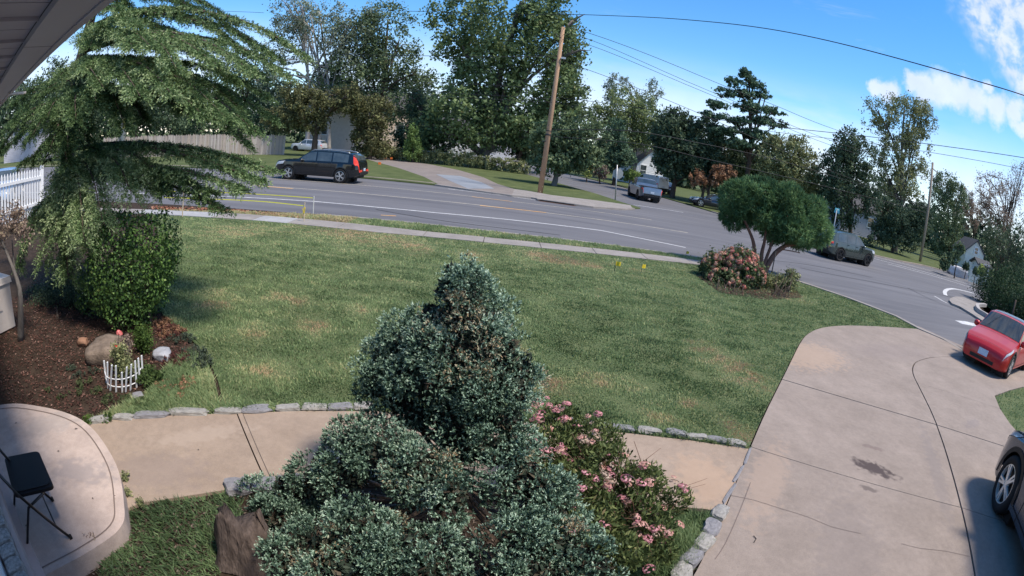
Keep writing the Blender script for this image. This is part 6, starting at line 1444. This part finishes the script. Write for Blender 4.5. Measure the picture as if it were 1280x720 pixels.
# dense dark heart of dead twigs inside the juniper
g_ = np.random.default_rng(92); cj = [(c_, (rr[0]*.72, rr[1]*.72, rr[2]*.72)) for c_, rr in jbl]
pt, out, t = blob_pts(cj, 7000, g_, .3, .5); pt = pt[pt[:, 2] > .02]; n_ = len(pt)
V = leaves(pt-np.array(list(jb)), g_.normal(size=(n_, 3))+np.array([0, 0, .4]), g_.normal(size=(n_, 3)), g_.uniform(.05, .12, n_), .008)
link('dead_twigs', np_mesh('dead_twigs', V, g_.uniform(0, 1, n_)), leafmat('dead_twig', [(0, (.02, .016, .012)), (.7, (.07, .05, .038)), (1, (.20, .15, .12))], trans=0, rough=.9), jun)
print('juniper tufts', len(k)//nn)

# ---- pink spirea
sp_b = Vector((1.12, 2.85, -.01)); spi = shrub_root('spirea', 'loose bush with small pink flower clusters between juniper and driveway', sp_b)
SB = []
for (u, v, Y, ru, rv) in ((700, 525, 3.5, 34, 26), (740, 550, 3.35, 50, 36), (690, 560, 3.2, 40, 40), (760, 590, 3.05, 58, 44), (720, 610, 2.9, 50, 44), (800, 600, 3.0, 44, 36), (780, 640, 2.72, 58, 40), (740, 660, 2.55, 44, 34), (810, 660, 2.62, 44, 36), (845, 625, 2.9, 26, 26), (780, 690, 2.35, 40, 30), (690, 600, 3.0, 34, 40), (830, 690, 2.4, 24, 22)):
    c_ = AT(u, v, Y); k_ = PX(c_); SB.append((c_, (ru*k_*.9, ru*k_*.7, rv*k_*.85)))
g_ = np.random.default_rng(93)
pt, out, t = blob_pts(SB, 17000, g_, .35, .55); keep = pt[:, 2] > .02; pt, out, t = pt[keep], out[keep], t[keep]
keep = n3(pt, 9, 9) > .30; pt, out, t = pt[keep], out[keep], t[keep]
n_ = len(pt); ax = nrm(out*.5+g_.normal(size=(n_, 3))*.6+np.array([0, 0, .5])); s_ = g_.uniform(.03, .062, n_)
tint = .42+.7*(n3(pt, 3.2, 10)-.5)+g_.normal(0, .18, n_)
V = leaves(pt-np.array(list(sp_b)), ax, nrm(out+g_.normal(size=(n_, 3))*.7), s_, s_*.36)
link('foliage', np_mesh('foliage', V, tint), leafmat('leaf_spirea', [(0, (.034, .056, .018)), (.4, (.125, .165, .060)), (.7, (.25, .28, .115)), (.86, (.36, .31, .16)), (1, (.40, .25, .14))], trans=.25), spi)
mb = MB(); r_ = random.Random(9)
for i in range(70):
    c_, rr = SB[i % len(SB)]; e = c_+Vector((r_.uniform(-1, 1)*rr[0], r_.uniform(-1, 1)*rr[1], r_.uniform(-.2, 1)*rr[2]))
    a = sp_b+Vector((r_.uniform(-.25, .25), r_.uniform(-.2, .2), 0)); mb.tube([a, a.lerp(e, .55)+Vector((0, 0, .08)), e], [.006, .004, .002], 4)
for (u0, v0, u1, v1) in ((850, 610, 884, 598), (845, 615, 882, 605), (800, 580, 826, 560)):
    mb.tube([AT(u0-30, v0+30, 2.9), AT(u0, v0, 2.9), AT(u1, v1, 2.95)], [.004, .003, .0015], 4)
mb.build('stem', pm('spirea_stem', (.09, .05, .03), (.16, .09, .06), scale=10, rough=.8), spi, True)
pinks = [leafmat('spirea_'+nm, [(0, a), (1, b)], trans=.25, rough=.7) for nm, a, b in (('pink', (.52, .20, .24), (.76, .42, .45)), ('deep', (.50, .10, .17), (.70, .26, .32)), ('salmon', (.54, .27, .23), (.74, .48, .42)), ('faded', (.44, .32, .24), (.62, .50, .42)))]
sfm = []
for i in range(6):
    m_ = flower_head_mesh(120+i, 40, .5, .26); 
    m_.materials.append(pinks[(0, 0, 2, 2, 3, 0)[i]]); sfm.append(m_)
fl_px = [(668, 500), (684, 497), (708, 504), (700, 510), (660, 512), (676, 516), (694, 512), (666, 524), (708, 524), (735, 520), (738, 528), (722, 532), (688, 538), (690, 548), (744, 538), (738, 552), (706, 547), (700, 556), (676, 560), (702, 562), (680, 570), (716, 574), (730, 548), (712, 575), (760, 566), (778, 572), (733, 590), (740, 580), (758, 594), (765, 594), (700, 588), (745, 598), (806, 580), (842, 596), (843, 602), (802, 603), (726, 610), (720, 638), (714, 653), (784, 626), (807, 627), (804, 626), (830, 642), (836, 646), (796, 645), (800, 668), (820, 668), (818, 660), (811, 672), (828, 678), (768, 580), (752, 584), (790, 600), (815, 632), (760, 610), (756, 657), (732, 660), (850, 655)]
rf = random.Random(21)
fl_px = fl_px+[(u+rf.uniform(-14, 14), v+rf.uniform(-12, 12)) for u, v in fl_px if rf.random() < .85]+[(rf.uniform(665, 850), 0) for i in range(22)]
fl_px = [(u, v if v else (505+(u-665)*.55+rf.uniform(0, 130))) for u, v in fl_px]
for i, (u, v) in enumerate(fl_px):
    d = RAY(u, v); best = None
    for c_, rr in SB:                      # the near face of the bush along that sight
        y = c_.y-rr[1]*.92; q = AT(u, v, y); e = (((q.x-c_.x)/rr[0])**2+((q.z-c_.z)/rr[2])**2)
        if best is None or e < best[0]: best = (e, q)
    q = best[1]; q.z = max(q.z, .05)
    o = link('flower_cluster', sfm[i % 6], None, spi); o.location = q-sp_b; s_ = rnd.uniform(.036, .074); o.scale = (s_*1.25, s_*1.25, s_*.7); o.rotation_euler = (rnd.uniform(-.5, .3), rnd.uniform(-.4, .4), rnd.uniform(0, 6))

# ---- rose and small plants in the mulch bed
rb = P(152, 470); ros = thing('rose_bush', 'small rose with two red blooms behind the white picket border', 'plant', rb)
mb = MB()
blooms = [(149, 416, hm[0]), (146, 434, hm[3])]
bp = [AT(u, v, rb.y+.12) for u, v, m_ in blooms]
for i, q in enumerate(bp+[AT(160, 425, rb.y+.15), AT(138, 440, rb.y+.1), AT(156, 440, rb.y), AT(165, 448, rb.y)]): mb.tube([rb+Vector((0, 0, -.02)), rb.lerp(q, .5)+Vector((.02*i-.04, 0, .03)), q], [.006, .005, .003], 5)
mb.build('stem', BARK['brown'], ros, True)
redm = leafmat('rose_red', [(0, (.55, .04, .03)), (1, (.80, .12, .09))], trans=.2); pinkm = leafmat('rose_pink', [(0, (.65, .14, .14)), (1, (.85, .35, .33))], trans=.2)
for q, m_ in zip(bp, (pinkm, redm)):
    fm = flower_head_mesh(150, 26, .45, .5); fm.materials.append(m_); o = link('bloom', fm, None, ros); o.location = q-rb; o.scale = (.095, .095, .09); o.rotation_euler = (-.5, .2, 0)
me = crown_mesh([(AT(150, 445, rb.y), (.16, .12, .16)), (AT(158, 462, rb.y-.05), (.14, .1, .12))], 500, .05, 151, .5); me.transform(Matrix.Translation(-rb)); link('foliage', me, LV['olive'], ros)
def plant(name, label, u, v, bl, n, size, mat, seed, grp=None):
    b = P(u, v); t_ = thing(name, label, 'plant', b, 0, grp)
    cs = [(P(x, y)+Vector((0, 0, h_)), (r1_, r1_, h2)) for x, y, h_, r1_, h2 in bl]
    me = crown_mesh(cs, n, size, seed, .6); me.transform(Matrix.Translation(-b)); link('foliage', me, mat, t_)
    MB().tube([b, b+Vector((0, 0, .06))], .006, 5).build('stem', BARK['brown'], t_, True); return t_
gl = leafmat('leaf_fresh', ramp3((.03, .055, .015), (.075, .13, .03), (.15, .22, .06)))
plant('green_plant', 'bright green leafy plant right of the tan boulder', 182, 440, [(182, 440, .16, .10, .16), (180, 430, .12, .12, .12)], 700, .05, gl, 161)
plant('grass_clump', 'green grassy clump right of the white picket border', 188, 478, [(188, 478, .07, .16, .07), (180, 470, .07, .12, .07)], 900, .05, leafmat('leaf_clump', ramp3((.025, .045, .015), (.06, .10, .03), (.12, .17, .06))), 162)
sage = leafmat('leaf_sage', ramp3((.03, .045, .032), (.075, .10, .07), (.14, .17, .12)))
plant('ground_cover', 'grey green creeping plant beside the lawn edge in the bed', 240, 440, [(228, 425, .03, .2, .04), (242, 445, .03, .22, .05), (250, 455, .03, .18, .05)], 1300, .035, sage, 163)
plant('ground_cover', 'dark red creeping plant right of the pale stone', 222, 452, [(222, 452, .03, .22, .05), (215, 415, .02, .25, .03)], 1100, .03, leafmat('leaf_redcover', ramp3((.05, .018, .016), (.12, .045, .04), (.2, .09, .075))), 164)
plant('weed', 'small pale green weed in the mulch left of the picket border', 118, 465, [(118, 465, .03, .08, .04), (98, 472, .02, .10, .03), (88, 462, .02, .07, .03)], 350, .03, sage, 165)
bedleaf = leafmat('leaf_bed', ramp3((.03, .045, .022), (.085, .115, .05), (.16, .18, .09)))
plant('weed', 'patch of small weeds in the mulch near the porch', 75, 498, [(75, 498, .01, .10, .02), (95, 490, .01, .12, .02), (60, 488, .01, .06, .02)], 420, .022, bedleaf, 171)
plant('weed', 'trailing weed on the mulch below the boulder', 105, 480, [(105, 480, .02, .12, .03), (120, 490, .02, .1, .03)], 420, .026, bedleaf, 172)
plant('weed', 'creeping weed in front of the picket border', 150, 502, [(140, 500, .02, .14, .03), (158, 500, .02, .14, .03), (175, 505, .02, .1, .03)], 600, .026, bedleaf, 173)
plant('ground_cover', 'brownish low plant between picket border and lawn edge', 215, 490, [(205, 485, .02, .16, .03), (222, 492, .02, .16, .03), (235, 480, .02, .16, .03)], 800, .028, LV['rust'], 174)
plant('ground_cover', 'reddish trailing plant under the boxwood beside the lawn edge', 210, 410, [(200, 405, .02, .22, .04), (215, 415, .02, .22, .04)], 800, .03, LV['rust'], 175)
plant('dried_plant', 'dry brown flower stems rising inside the picket border', 156, 468, [(156, 462, .14, .10, .14), (160, 450, .2, .08, .1)], 420, .04, LV['bare'], 176)
plant('weed', 'spindly dry weed growing against the porch side', 122, 690, [(122, 690, .1, .06, .1), (150, 640, .08, .05, .08)], 120, .03, LV['bare'], 166)
plant('weed', 'row of small weeds at the porch and walkway corner', 160, 622, [(158, 600, .03, .05, .04), (163, 620, .03, .05, .04), (180, 632, .03, .06, .03)], 320, .025, LV['olive'], 167)
plant('grass_tuft', 'tuft of grass growing through the walkway edging near the lawn', 128, 528, [(112, 528, .03, .08, .04), (138, 526, .03, .07, .04)], 300, .03, gl, 168)

# every part drawn; nothing hidden
for o in list(bpy.data.objects):
    if o.type == 'MESH' and not o.data.materials: print('no material', o.name)
